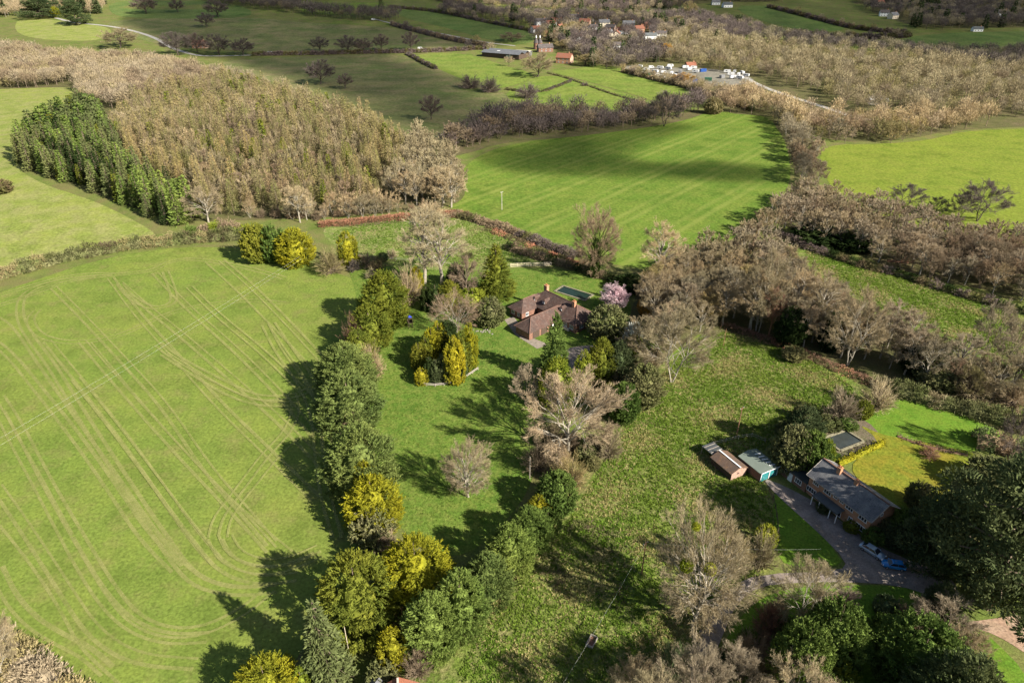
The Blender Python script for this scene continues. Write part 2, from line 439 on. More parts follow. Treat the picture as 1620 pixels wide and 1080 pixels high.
def conifer(seed, H=12., Wd=8., prof='egg', n=900, m=9, L=.9, bw=.24, out=.8, upw=.8, droop=0., core=.5, lobes=.2, trunk=True, cone=.55, tip=True):
    """dense evergreen: leaf sprays all over a lumpy surface of revolution round a leafy core"""
    rng = np.random.default_rng(seed); T, Cw = MB(), MB()
    def r(t):
        t = np.clip(t, 0, 1)
        if prof == 'egg': return np.sin(np.pi * np.clip(t * .80 + .20, 0, 1) ** .95) ** .62
        if prof == 'cone': return (1 - t) ** .78 * np.clip(t * 9 + .55, 0, 1)
        if prof == 'col': return np.clip((1 - t) * 2.6, 0, 1) ** .6 * np.clip(t * 4 + .62, 0, 1)
        if prof == 'dome': return np.sqrt(np.clip(1 - (t * 1.0) ** 2.2, 0, 1)) * np.clip(t * 3 + .72, 0, 1)
        if prof == 'broad': return np.sqrt(np.clip(1 - ((t - .42) / .58) ** 2, 0, 1)) * np.where(t < .42, .8 + .2 * np.sin(t / .42 * 1.57), 1)
    zz = np.linspace(0.02, 1, 60); cdf = np.cumsum(r(zz) + .06 + .3 * np.clip((zz - .8) * 5, 0, 1) * (prof in ('egg', 'dome', 'broad'))); cdf /= cdf[-1]
    t = np.interp(rng.uniform(0, 1, n), cdf, zz); an = rng.uniform(0, 6.283, n)
    st = rng.bit_generator.state
    lr = np.random.default_rng(seed + 99)
    lm = lump(lr, an, t * 6)
    # short boughs stand out from the surface so the outline breaks up
    bough = rng.uniform(0, 1, n) ** 2
    rad = r(t) * Wd * .5 * (.84 + lobes * lm + .16 * bough) + .05
    o = np.stack([np.cos(an), np.sin(an), np.zeros(n)], 1)
    C = o * rad[:, None]; C[:, 2] = t * H * .94 - droop * rad * .45
    tip_up = np.clip((t - .75) * 4, 0, 1)[:, None]
    D = o * out * (1 - .7 * tip_up) + np.array([0, 0, 1.]) * (upw - droop + tip_up * .9) + rng.normal(size=(n, 3)) * .28
    D /= np.linalg.norm(D, axis=1, keepdims=True)
    # every bough is a plume: blades set along its axis, shorter towards the tip
    nb = max(60, int(n * .5)); C, D = C[:nb], D[:nb]; mm = int(m * 3.2); PL = L * 1.45 * rng.uniform(.75, 1.3, nb)
    k = np.repeat(np.arange(nb), mm); sx = np.tile(np.linspace(0, 1, mm), nb)
    ld = D[k] * .9 + rng.normal(size=(nb * mm, 3)) * (cone * .75)
    st2 = C[k] + D[k] * (PL[k] * (sx - .55))[:, None] + rng.normal(size=(nb * mm, 3)) * (L * .13 * (1.1 - sx))[:, None]
    Cw.blades(st2, ld, L * .72 * (.85 - .45 * sx) * rng.uniform(.7, 1.2, nb * mm), bw * .72 * (1.15 - .5 * sx) * rng.uniform(.7, 1.3, nb * mm), rng)
    # leafy core
    nz, na = 12, 16; zc = np.linspace(.03, .80, nz); ac = np.arange(na) * 2 * math.pi / na
    Zc, Ac = np.meshgrid(zc, ac, indexing='ij')
    rr = r(Zc) * np.sqrt(np.clip(1 - (Zc / .81) ** 4, .0, 1)) * Wd * .5 * core * (.92 + .13 * lump(np.random.default_rng(seed + 99), Ac, Zc * 6))
    V = np.stack([np.cos(Ac) * rr, np.sin(Ac) * rr, Zc * H * .94 - droop * rr * .45], -1).reshape(-1, 3)
    f = [(i * na + j, i * na + (j + 1) % na, (i + 1) * na + (j + 1) % na, (i + 1) * na + j) for i in range(nz - 1) for j in range(na)]
    Cw.add(V, f)
    T.tubes([(0, 0, 0), (0, 0, H * .5)], [(0, 0, H * .5), (0, 0, H * .93)], [H * .018, H * .012], [H * .012, .02], 7)
    return dict(T=T, C=Cw, H=H, W=Wd)
def spruce(seed, H=15., Wd=7.5, tiers=22, L=.55, bw=.16, m=14, dens=1., droop=.35, gap=.0):
    """tiered conifer: whorls of drooping boughs along a visible stem"""
    rng = np.random.default_rng(seed); T, Cw = MB(), MB()
    T.tubes([(0, 0, 0), (0, 0, H * .5)], [(0, 0, H * .5), (0, 0, H * .99)], [H * .017, H * .011], [H * .011, .02], 6)
    cs, ds, ls = [], [], []; p0s, p1s = [], []
    for k in range(tiers):
        t = (k + .6) / tiers * .97 + .03
        R = Wd * .5 * (1 - t) ** .8 * (1 if t > .12 else .75) + .12
        nb = max(5, int(5 + R * 2.2))
        for b in range(nb):
            a = b * 6.283 / nb + k * 1.1 + rng.normal() * .15
            if gap and rng.random() < gap: continue
            l = R * rng.uniform(.72, 1.12); dr = droop * rng.uniform(.6, 1.3)
            o = np.array([math.cos(a), math.sin(a), 0]); z0 = t * H
            nn = max(3, int(l * m * dens * .42)); s = rng.uniform(.2, 1, nn)
            p = o[None] * (s * l)[:, None]; p[:, 2] = z0 - dr * l * s ** 1.6 + .12 * l * s ** 4
            side = np.array([-o[1], o[0], 0])
            wdt = (1.05 - s) * l * .42 + .1
            off = rng.uniform(-1, 1, nn) * wdt
            cs.append(p + side[None] * off[:, None]); ds.append(o[None] * .8 + side[None] * (np.sign(off) * .7)[:, None] + np.array([0, 0, .05])[None] + rng.normal(size=(nn, 3)) * .28)
            ls.append(np.full(nn, L))
            p0s.append((0, 0, z0)); e = o * l * .9; p1s.append((e[0], e[1], z0 - dr * l * .8))
    T.tubes(p0s, p1s, H * .004, .012, 3)
    C, D, LL = np.concatenate(cs), np.concatenate(ds), np.concatenate(ls)
    C = np.concatenate([C] * 2) + rng.normal(size=(len(C) * 2, 3)) * .1; D = np.concatenate([D, D + rng.normal(size=D.shape) * .4]); LL = np.concatenate([LL, LL])
    Cw.blades(C, D, LL * rng.uniform(.7, 1.4, len(LL)), bw * rng.uniform(.7, 1.4, len(LL)), rng)
    return dict(T=T, C=Cw, H=H, W=Wd)
def bushy(seed, H=4., Wd=5., n=700, m=7, L=.5, bw=.26):
    """round broadleaf evergreen"""
    return conifer(seed, H, Wd, 'broad', n, m, L, bw, .9, .55, 0, .56, .24, cone=.9)
def cedar(seed, H=18., Wd=18., plates=54, n=420, bw=.22):
    """big dark conifer with flat layered plates of foliage and gaps between"""
    rng = np.random.default_rng(seed); T, Cw = MB(), MB()
    T.tubes([(0, 0, 0), (0, 0, H * .55)], [(0, 0, H * .55), (0, 0, H * .95)], [H * .032, H * .02], [H * .02, .05], 8)
    for k in range(plates):
        t = (k + .5) / plates; a = k * 2.39996
        R = Wd * .5 * (math.sin(math.pi * (.22 + .74 * t)) ** .7)
        d = R * rng.uniform(.2, 1.08); z = H * (.12 + .84 * t) - d * .12
        o = np.array([math.cos(a), math.sin(a), 0]); c = o * d + np.array([0, 0, z])
        T.tubes([(0, 0, z - .15 * d)], [c - np.array([0, 0, .25])], H * .009, .06, 5)
        pr = rng.uniform(1.6, 3.0) * Wd / 18
        q = rng.normal(size=(n, 3)); q /= np.linalg.norm(q, axis=1, keepdims=True); q *= rng.uniform(.35, 1, (n, 1)) ** .5
        P = c + q * np.array([pr * 1.15, pr * 1.15, pr * .36]) + np.array([0, 0, -.08]) * np.linalg.norm(q[:, :2], axis=1)[:, None] ** 2 * pr
        Dd = q * np.array([1, 1, .5]) + np.array([0, 0, .35]) + rng.normal(size=(n, 3)) * .5
        Cw.blades(P, Dd, rng.uniform(.45, .85, n), bw * rng.uniform(.7, 1.3, n), rng)
    return dict(T=T, C=Cw, H=H, W=Wd)
def larch(seed, H=14., Wd=5., n=850, Lb=1.0, bw=.2):
    rng = np.random.default_rng(seed); T, Cw = MB(), MB()
    T.tubes([(0, 0, 0)], [(0, 0, H)], H * .011, .03, 4)
    t = 1 - rng.uniform(0, 1, n) ** .6 * .86; k = rng.integers(0, 40, n); an = k * 2.39996 + rng.normal(size=n) * .25; t = np.clip(t + (k % 5) * .008, 0, 1)
    R = Wd * .5 * ((1 - t) ** .75) * rng.uniform(.15, 1, n) ** .7 * (1 + .3 * np.sin(k * 7.7))
    o = np.stack([np.cos(an), np.sin(an), np.zeros(n)], 1)
    C = o * R[:, None]; C[:, 2] = t * H - R * .12
    D = o * .9 + rng.normal(size=(n, 3)) * .45 + np.array([0, 0, .22])
    Cw.blades(C, D, Lb * rng.uniform(.5, 1.15, n), bw * rng.uniform(.6, 1.3, n), rng)
    nb = 30; t = rng.uniform(.2, .97, nb); an = rng.uniform(0, 6.283, nb); R = Wd * .5 * (1 - t) ** .75
    Cw.tubes(np.stack([0 * t, 0 * t, t * H], 1), np.stack([np.cos(an) * R, np.sin(an) * R, t * H - .1 * R], 1), .03, .01, 3)
    return dict(T=T, C=Cw, H=H, W=Wd)
def far_bare(seed, H=13., Wd=10., n=420, cz=.6, rz=.4, L=1.7, bw=.26, stems=14):
    """bare crown for trees hundreds of metres off"""
    rng = np.random.default_rng(seed); T, Cw = MB(), MB()
    T.tubes([(0, 0, 0)], [(0, 0, H * .55)], H * .014, H * .007, 4)
    an = rng.uniform(0, 6.283, stems); sz = rng.uniform(-.4, .95, stems); cr = np.sqrt(1 - sz * sz)
    e = np.stack([cr * np.cos(an) * Wd * .4, cr * np.sin(an) * Wd * .4, H * (cz + rz * .8 * sz)], 1)
    T.tubes(np.stack([0 * an, 0 * an, H * rng.uniform(.2, .5, stems)], 1), e, H * .006, H * .002, 3)
    an = rng.uniform(0, 6.283, n); sz = rng.uniform(-.85, 1, n); cr = np.sqrt(1 - sz * sz)
    lm = 1 + .22 * lump(np.random.default_rng(seed + 9), an, sz * 3); r = rng.uniform(.35, .95, n) * lm
    o = np.stack([cr * np.cos(an), cr * np.sin(an), sz], 1)
    C = o * r[:, None] * np.array([Wd * .5, Wd * .5, H * rz]) + np.array([0, 0, H * cz])
    D = o * .6 + rng.normal(size=(n, 3)) * .38 + np.array([0, 0, .8])
    Cw.blades(C - D * .3, D, L * rng.uniform(.6, 1.2, n), bw * rng.uniform(.6, 1.3, n), rng)
    return dict(T=T, C=Cw, H=H, W=Wd)
PR = {
 'v1': far_bare(91), 'v2': far_bare(92, 14, 8, 380, .63, .37), 'v3': far_bare(93, 11, 10, 380, .52, .47),
 'x1': far_bare(94, 13, 10, 330, L=2.0, bw=.3, stems=6), 'x2': far_bare(95, 14, 8, 300, .63, .37, 2.0, .3, 6), 'x3': far_bare(96, 11, 10, 300, .52, .47, 1.9, .3, 6),
 'sprx': spruce(97, 15, 6, 8, 1.9, .9, 1.6, 1., .4),
 # hi-detail bare trees
 'oak': bare(1, 15, 15, .16, 16, 7, 6, 5, 6, .05, .22, 1., -.45),
 'limbed': bare(2, 15, 13, .14, 15, 7, 6, 5, 5, .05, .3, 1., -.4, stems=2),
 'round': bare(3, 12, 10, .14, 18, 6, 6, 6, 5, .04, .35, 1., -.55),
 'oval': bare(8, 12, 10, .1, 34, 5, 5, 5, 5, .036, .3, 1.04, -.8, .56, .46),
 'tall': bare(4, 18, 9, .3, 17, 6, 5, 5, 5, .045, .45, 1., -.5, .62, .38),
 'poplar': bare(5, 20, 8, .28, 18, 5, 5, 5, 4, .045, .6, 1., -.6, .60, .40),
 'ivied': bare(6, 16, 11, .35, 12, 6, 5, 5, 4, .045, .25, 1., -.2, .68, .34),
 'birch': bare(7, 11, 12, .05, 22, 6, 5, 4, 3, .035, .3, 1., -.2, .5, .5, stems=7),
 'mid1': bare(11, 14, 10, .22, 14, 6, 5, 5, 4, .06, .35, 1., -.45),
 'mid2': bare(12, 15, 8.5, .28, 14, 6, 5, 5, 4, .06, .5, 1., -.4, .62, .38),
 'mid3': bare(13, 12, 10, .15, 15, 6, 5, 5, 4, .06, .3, 1., -.5, stems=3),
 'lo1': bare(21, 13, 10, .2, 10, 5, 4, 6, 0, .12, .35, 1., -.45, lo=True),
 'lo2': bare(22, 14, 8, .28, 10, 5, 4, 6, 0, .12, .45, 1., -.4, .62, .38, lo=True),
 'lo3': bare(23, 11, 10, .12, 11, 5, 4, 6, 0, .12, .3, 1., -.5, lo=True, stems=3),
 'shrub1': shrub_bare(31, 4, 5), 'shrub2': shrub_bare(32, 3.5, 5, 45, 7, 6, .05), 'shrublo': shrub_bare(33, 4, 6, 24, 5, 5, .13),
 # evergreens
 'ley1': conifer(41, 13, 8.5, 'egg', 1300, 9, 1.05, .22, .9, .75), 'ley2': conifer(42, 12, 9.5, 'egg', 1400, 9, 1.05, .23, .95, .6),
 'cyp1': conifer(43, 10, 6, 'egg', 1000, 9, .75, .18, .8, .9), 'cyp2': conifer(44, 12, 10, 'egg', 1400, 9, 1.0, .2, 1., .45, .12),
 'flame': conifer(45, 9, 3.6, 'col', 700, 9, .55, .17, .5, 1.1, 0, .6, .14), 'colm': conifer(46, 8, 2.2, 'col', 500, 9, .6, .13, .25, 1.3, 0, .6, .1),
 'pyr': conifer(47, 14, 6.2, 'cone', 1100, 9, .7, .18, .9, .35, .12, .55, .2), 'dome': conifer(48, 5, 7, 'dome', 900, 8, .6, .2, .9, .6, 0, .6, .22),
 'bush1': bushy(51), 'bush2': bushy(52, 5, 5.5, 800, 7, .6, .3), 'bushbig': bushy(53, 9, 9, 1500, 8, .75, .34),
 'spr1': spruce(61, 15, 7.5, 20, .55, .18, 22), 'spr2': spruce(62, 13, 8.5, 17, .6, .22, 30, 1., .55), 'sprmid': spruce(63, 15, 6, 16, .9, .34, 7, 1., .4),
 'sprlo': spruce(64, 15, 6, 10, 1.4, .6, 3.2, 1., .4),
 'cedar1': cedar(71), 'cedar2': cedar(72, 13, 15, 38, 380),
 'larchlo': larch(83, 14, 5.4), 'larchlo2': larch(84, 13, 5.8), 'larchv': larch(85, 14, 5.4, 420, 1.3, .3), 'larchv2': larch(86, 13, 5.8, 420, 1.3, .3),
}
_cache = {}
def tmesh(p, which, mat):
    k = (p, which, mat)
    if k not in _cache: _cache[k] = PR[p][which].mesh('trunk' if which == 'T' else 'crown', mat)
    return _cache[k]
def whole(p, mt, mc):
    k = (p, 'W', mt, mc)
    if k not in _cache:
        b = MB(); v, f = PR[p]['T'].arrays(); b.v.append(v); b.f += [(q, 0) for q, _ in f]; b.n = len(v)
        v, f = PR[p]['C'].arrays(); b.f += [(q + b.n, 1) for q, _ in f]; b.v.append(v); b.n += len(v)
        _cache[k] = b.mesh('tree', [mt, mc])
    return _cache[k]
RND = random.Random(5)
def tree(proto, x, y, h, w, mt, mc, name, label, cat='tree', group=None, z=None, parts=True, lean=0.):
    p = PR[proto]; sc = (w / p['W'], w / p['W'] * RND.uniform(.93, 1.07), h / p['H'])
    zz = float(terr(x, y)) - .05 if z is None else z
    if parts:
        o = thing(name, label, cat, (x, y, zz), RND.uniform(0, 6.28), group); o.scale = sc
        link('trunk' if h > 2.2 * 1 else 'stem', tmesh(proto, 'T', mt), o); link('crown', tmesh(proto, 'C', mc), o)
    else:
        o = tag(link(name, whole(proto, mt, mc)), label, cat, group)
        o.location = (x, y, zz); o.rotation_euler = (0, 0, RND.uniform(0, 6.28)); o.scale = sc
    return o
def put(proto, mc, px, base, top, wpx, name, label, cat='tree', mt='bark_brown', group=None, rnd=1, parts=True):
    """stand a tree on the ground seen at (px, base), as tall and wide as the photo shows it"""
    x, y, g = G(px, base)
    h = z_at(y, top) - g; w = wpx / FPX * depth(y, g + h * .5)
    if rnd: h = max(h - .42 * (w / 2) * (CAMH - g) / math.hypot(x, y), h * .5)
    return tree(proto, x, y, h, w, mt, mc, name, label, cat, group, parts=parts)
# ---------------------------------------------------------------- ground sheet to the horizon
def axis(a, b, fine0, fine1, fs, cs):
    lo = list(np.arange(fine0, a, -cs))[::-1][:-1] if a < fine0 else []
    return np.array(lo + list(np.arange(fine0, fine1, fs)) + list(np.arange(fine1, b + cs, cs)))
gx = axis(-2600, 2600, -700, 700, 10, 100); gy = axis(-400, 5000, 0, 1100, 10, 100)
XX, YY = np.meshgrid(gx, gy, indexing='ij')
b = MB(); nx, ny = len(gx), len(gy)
i, j = np.meshgrid(np.arange(nx - 1), np.arange(ny - 1), indexing='ij'); a0 = (i * ny + j).ravel()
b.add(np.stack([XX, YY, terr(XX, YY)], -1).reshape(-1, 3), np.stack([a0, a0 + ny, a0 + ny + 1, a0 + 1], 1))
tag(b.obj('ground', 'ground_rough', smooth=True), kind='structure')

# striped mid field: pale drill lines running away to the upper right
a, k = ground('field_mid', (.090, .152, .022), (.108, .168, .026), (.145, .182, .034), big=.02, mid=.1, fine=.8, bump=.35)
A, B = Vector(G(850, 330)), Vector(G(1150, 205)); dv = (B - A).normalized(); nv = Vector((-dv.y, dv.x, 0))
vm = a.n('VectorMath', operation='DOT_PRODUCT'); a.l(a.pos(), vm.inputs[0]); vm.inputs[1].default_value = nv
wob = a.math('MULTIPLY', a.noise(a.pos(), .02, 2), 2.5)
s = a.math('SINE', a.math('MULTIPLY', a.math('ADD', vm.outputs['Value'], wob), 1.1))
s2 = a.math('SINE', a.math('MULTIPLY', a.math('ADD', vm.outputs['Value'], wob), .28))
st = a.math('MULTIPLY', a.math('MAXIMUM', a.math('ADD', a.math('MULTIPLY', s, .6), a.math('MULTIPLY', s2, .5)), 0.), a.ramp(a.noise(a.pos(), .05, 3), [(.3, (.25,) * 3), (.75, (.9,) * 3)]))
k2 = a.mix(a.math('MULTIPLY', st, .75), k, (.205, .235, .055))
pb = [n for n in a.t.nodes if n.type == 'BSDF_PRINCIPLED'][0]; a.l(k2, pb.inputs['Base Color'])

# ---- near fields
sheet('hay_field', [(-120, 520), (0, 462), (60, 442), (130, 418), (200, 402), (285, 390), (380, 392), (460, 412), (530, 430), (585, 452), (588, 500), (555, 545), (545, 640), (552, 740), (575, 840), (560, 900), (500, 990), (440, 1090), (300, 1230), (60, 1230), (-200, 1000)], 'field_hay', .03)
sheet('grass_field', [(-180, 150), (0, 141), (110, 138), (150, 142), (120, 165), (40, 220), (22, 262), (60, 290), (150, 318), (215, 350), (260, 378), (150, 396), (0, 425), (-160, 470)], 'field_farleft', .13)
sheet('meadow', [(500, 362), (560, 352), (640, 342), (720, 338), (790, 362), (862, 392), (870, 418), (800, 424), (700, 432), (600, 412), (540, 398)], 'meadow_rough', .03)
sheet('garden_lawn', [(545, 412), (640, 425), (745, 430), (805, 425), (875, 424), (950, 436), (1000, 470), (1000, 540), (940, 560), (890, 605), (850, 680), (848, 760), (790, 840), (720, 890), (640, 850), (600, 770), (585, 640), (575, 520), (560, 450)], 'lawn_lush', .045)
sheet('arable_field', [(735, 258), (800, 228), (905, 216), (985, 206), (1060, 195), (1120, 178), (1180, 177), (1222, 188), (1246, 232), (1254, 290), (1215, 335), (1150, 385), (1080, 425), (1000, 425), (930, 408), (870, 385), (800, 352), (700, 332), (722, 300)], 'field_mid', .04)
sheet('green_field', [(1296, 262), (1300, 229), (1400, 228), (1470, 222), (1520, 208), (1620, 203), (1800, 200), (1800, 400), (1620, 385), (1500, 368), (1420, 348), (1330, 322)], 'field_right', .04)
sheet('pasture_strip', [(1255, 398), (1300, 386), (1400, 424), (1500, 452), (1620, 478), (1760, 508), (1760, 610), (1620, 580), (1540, 555), (1420, 505), (1330, 462), (1270, 425)], 'pasture_rough', .04)
sheet('rough_pasture', [(985, 660), (1030, 600), (1060, 560), (1120, 515), (1200, 530), (1300, 575), (1375, 615), (1350, 650), (1220, 690), (1195, 740), (1225, 790), (1235, 900), (1180, 915), (1120, 1000), (1080, 1110), (880, 1190), (560, 1190), (640, 1075), (720, 1010), (800, 935), (880, 840), (935, 760)], 'pasture_rough', .03)
sheet('woodland_edge_grass', [(1480, 560), (1620, 560), (1760, 580), (1760, 700), (1620, 660), (1560, 620)], 'lawn_shady', .03)
# ---- woodland floors
sheet('wood_floor', [(285, 352), (400, 348), (520, 345), (640, 335), (725, 325), (740, 300), (715, 262), (640, 210), (480, 158), (330, 118), (200, 95), (-100, 80), (-100, 150), (120, 160), (40, 230), (40, 268), (180, 318)], 'wood_floor', .10)
sheet('bracken_edge', [(500, 358), (580, 345), (680, 335), (735, 330), (730, 342), (650, 350), (560, 360)], 'wood_floor', .05)
sheet('copse_floor', [(1020, 440), (1110, 395), (1190, 370), (1250, 405), (1320, 462), (1410, 512), (1540, 562), (1620, 590), (1640, 640), (1520, 650), (1380, 610), (1260, 560), (1130, 515), (1060, 555), (1000, 640), (985, 560), (1000, 480)], 'wood_floor', .05)
sheet('river_wood_floor', [(1215, 185), (1255, 180), (1292, 262), (1300, 315), (1420, 350), (1500, 372), (1620, 388), (1760, 400), (1760, 500), (1620, 470), (1500, 448), (1400, 420), (1300, 380), (1220, 350), (1262, 300), (1250, 230)], 'wood_floor', .06)
sheet('valley_wood_floor', [(1130, 178), (1215, 184), (1250, 188), (1300, 224), (1420, 224), (1520, 203), (1800, 196), (1800, 100), (1500, 92), (1300, 78), (1150, 60), (960, 58), (1000, 100), (1100, 130)], 'wood_floor', .06)
sheet('hedge_belt_floor', [(705, 228), (800, 196), (900, 198), (1040, 187), (1115, 172), (1118, 180), (1060, 197), (900, 218), (800, 224), (735, 245), (705, 248)], 'wood_floor', .06)
# ---- far fields, lit and in cloud shade
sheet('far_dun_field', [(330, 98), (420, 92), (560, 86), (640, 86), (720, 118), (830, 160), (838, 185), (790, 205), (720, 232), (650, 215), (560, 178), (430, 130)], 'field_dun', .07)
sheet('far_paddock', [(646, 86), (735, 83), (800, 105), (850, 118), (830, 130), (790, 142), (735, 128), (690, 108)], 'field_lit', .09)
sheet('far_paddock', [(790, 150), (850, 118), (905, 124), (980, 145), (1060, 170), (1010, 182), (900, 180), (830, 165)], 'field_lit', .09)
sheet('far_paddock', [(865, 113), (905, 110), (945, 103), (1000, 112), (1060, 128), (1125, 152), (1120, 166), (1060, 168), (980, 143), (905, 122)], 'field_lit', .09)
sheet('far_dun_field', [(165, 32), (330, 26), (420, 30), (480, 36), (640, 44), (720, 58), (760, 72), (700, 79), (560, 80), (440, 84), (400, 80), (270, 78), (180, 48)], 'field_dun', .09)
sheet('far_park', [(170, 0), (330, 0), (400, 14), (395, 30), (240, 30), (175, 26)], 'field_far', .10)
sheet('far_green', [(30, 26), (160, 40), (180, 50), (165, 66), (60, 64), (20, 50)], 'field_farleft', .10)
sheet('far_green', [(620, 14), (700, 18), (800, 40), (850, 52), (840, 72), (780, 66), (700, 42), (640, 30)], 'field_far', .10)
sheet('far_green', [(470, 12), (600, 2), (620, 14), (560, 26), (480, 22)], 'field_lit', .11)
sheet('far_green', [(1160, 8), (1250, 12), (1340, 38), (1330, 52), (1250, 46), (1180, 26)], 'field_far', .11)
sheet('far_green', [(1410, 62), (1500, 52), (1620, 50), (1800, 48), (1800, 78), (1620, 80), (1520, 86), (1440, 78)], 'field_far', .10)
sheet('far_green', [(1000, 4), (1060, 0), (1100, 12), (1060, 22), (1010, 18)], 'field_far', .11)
# ---- house grounds
sheet('back_lawn', [(1345, 660), (1385, 640), (1450, 626), (1590, 682), (1590, 705), (1500, 720), (1400, 700)], 'lawn_shady', .05)
sheet('mossy_lawn', [(1352, 668), (1400, 690), (1500, 706), (1560, 722), (1500, 760), (1505, 790), (1440, 810), (1400, 790), (1332, 738), (1400, 702)], 'lawn_mossy', .07)
sheet('front_lawn', [(1222, 782), (1238, 780), (1336, 884), (1320, 898), (1245, 897), (1226, 870)], 'lawn_shady', .05, 1)
sheet('shrubbery_floor', [(1310, 925), (1420, 925), (1490, 945), (1560, 1000), (1640, 1080), (1640, 1200), (1120, 1200), (1130, 1040), (1180, 960), (1240, 930)], 'lawn_shady', .035)
sheet('driveway', [(1204, 755), (1240, 768), (1300, 800), (1352, 842), (1420, 880), (1495, 905), (1520, 935), (1480, 945), (1420, 925), (1330, 920), (1250, 922), (1200, 928), (1165, 955), (1145, 1000), (1125, 1050), (1100, 1110), (1060, 1100), (1092, 1030), (1112, 985), (1150, 930), (1200, 908), (1330, 903), (1340, 888), (1290, 838), (1230, 785)], 'gravel', .09, 1)
sheet('side_drive', [(1520, 985), (1560, 980), (1700, 960), (1760, 1100), (1640, 1045), (1580, 1005)], 'bare_soil', .06)
sheet('turning_circle', [(868, 560), (920, 545), (990, 548), (1000, 585), (960, 605), (905, 602), (880, 585)], 'gravel', .075)
sheet('terrace', [(798, 506), (812, 500), (836, 532), (868, 545), (850, 552), (815, 530)], 'paving', .08, 0)
sheet('planting_bed', [(1290, 690), (1300, 668), (1362, 655), (1405, 700), (1330, 736), (1300, 724)], 'planting_soil', .06)
# ---- lanes
road('lane', [(60, 18), (110, 36), (170, 41), (215, 50), (250, 62), (266, 74), (300, 86), (330, 90), (440, 86), (560, 83), (700, 79), (770, 76)], 5., 'lane_stone', .16)
road('farm_track', [(590, 30), (640, 42), (700, 54), (770, 68), (815, 73)], 3.5, 'lane_stone', .15)
road('valley_road', [(1170, 118), (1205, 138), (1265, 158), (1330, 178), (1345, 184)], 5., 'lane_stone', .17)
road('valley_road', [(1215, 158), (1250, 170), (1285, 185), (1300, 192)], 3.5, 'bare_soil', .15)
sheet('yard', [(985, 102), (1060, 108), (1120, 108), (1180, 118), (1200, 132), (1130, 138), (1090, 132), (1040, 126), (990, 114)], 'yard', .14)
sheet('yard', [(1368, 152), (1402, 150), (1410, 166), (1372, 168)], 'yard', .14)

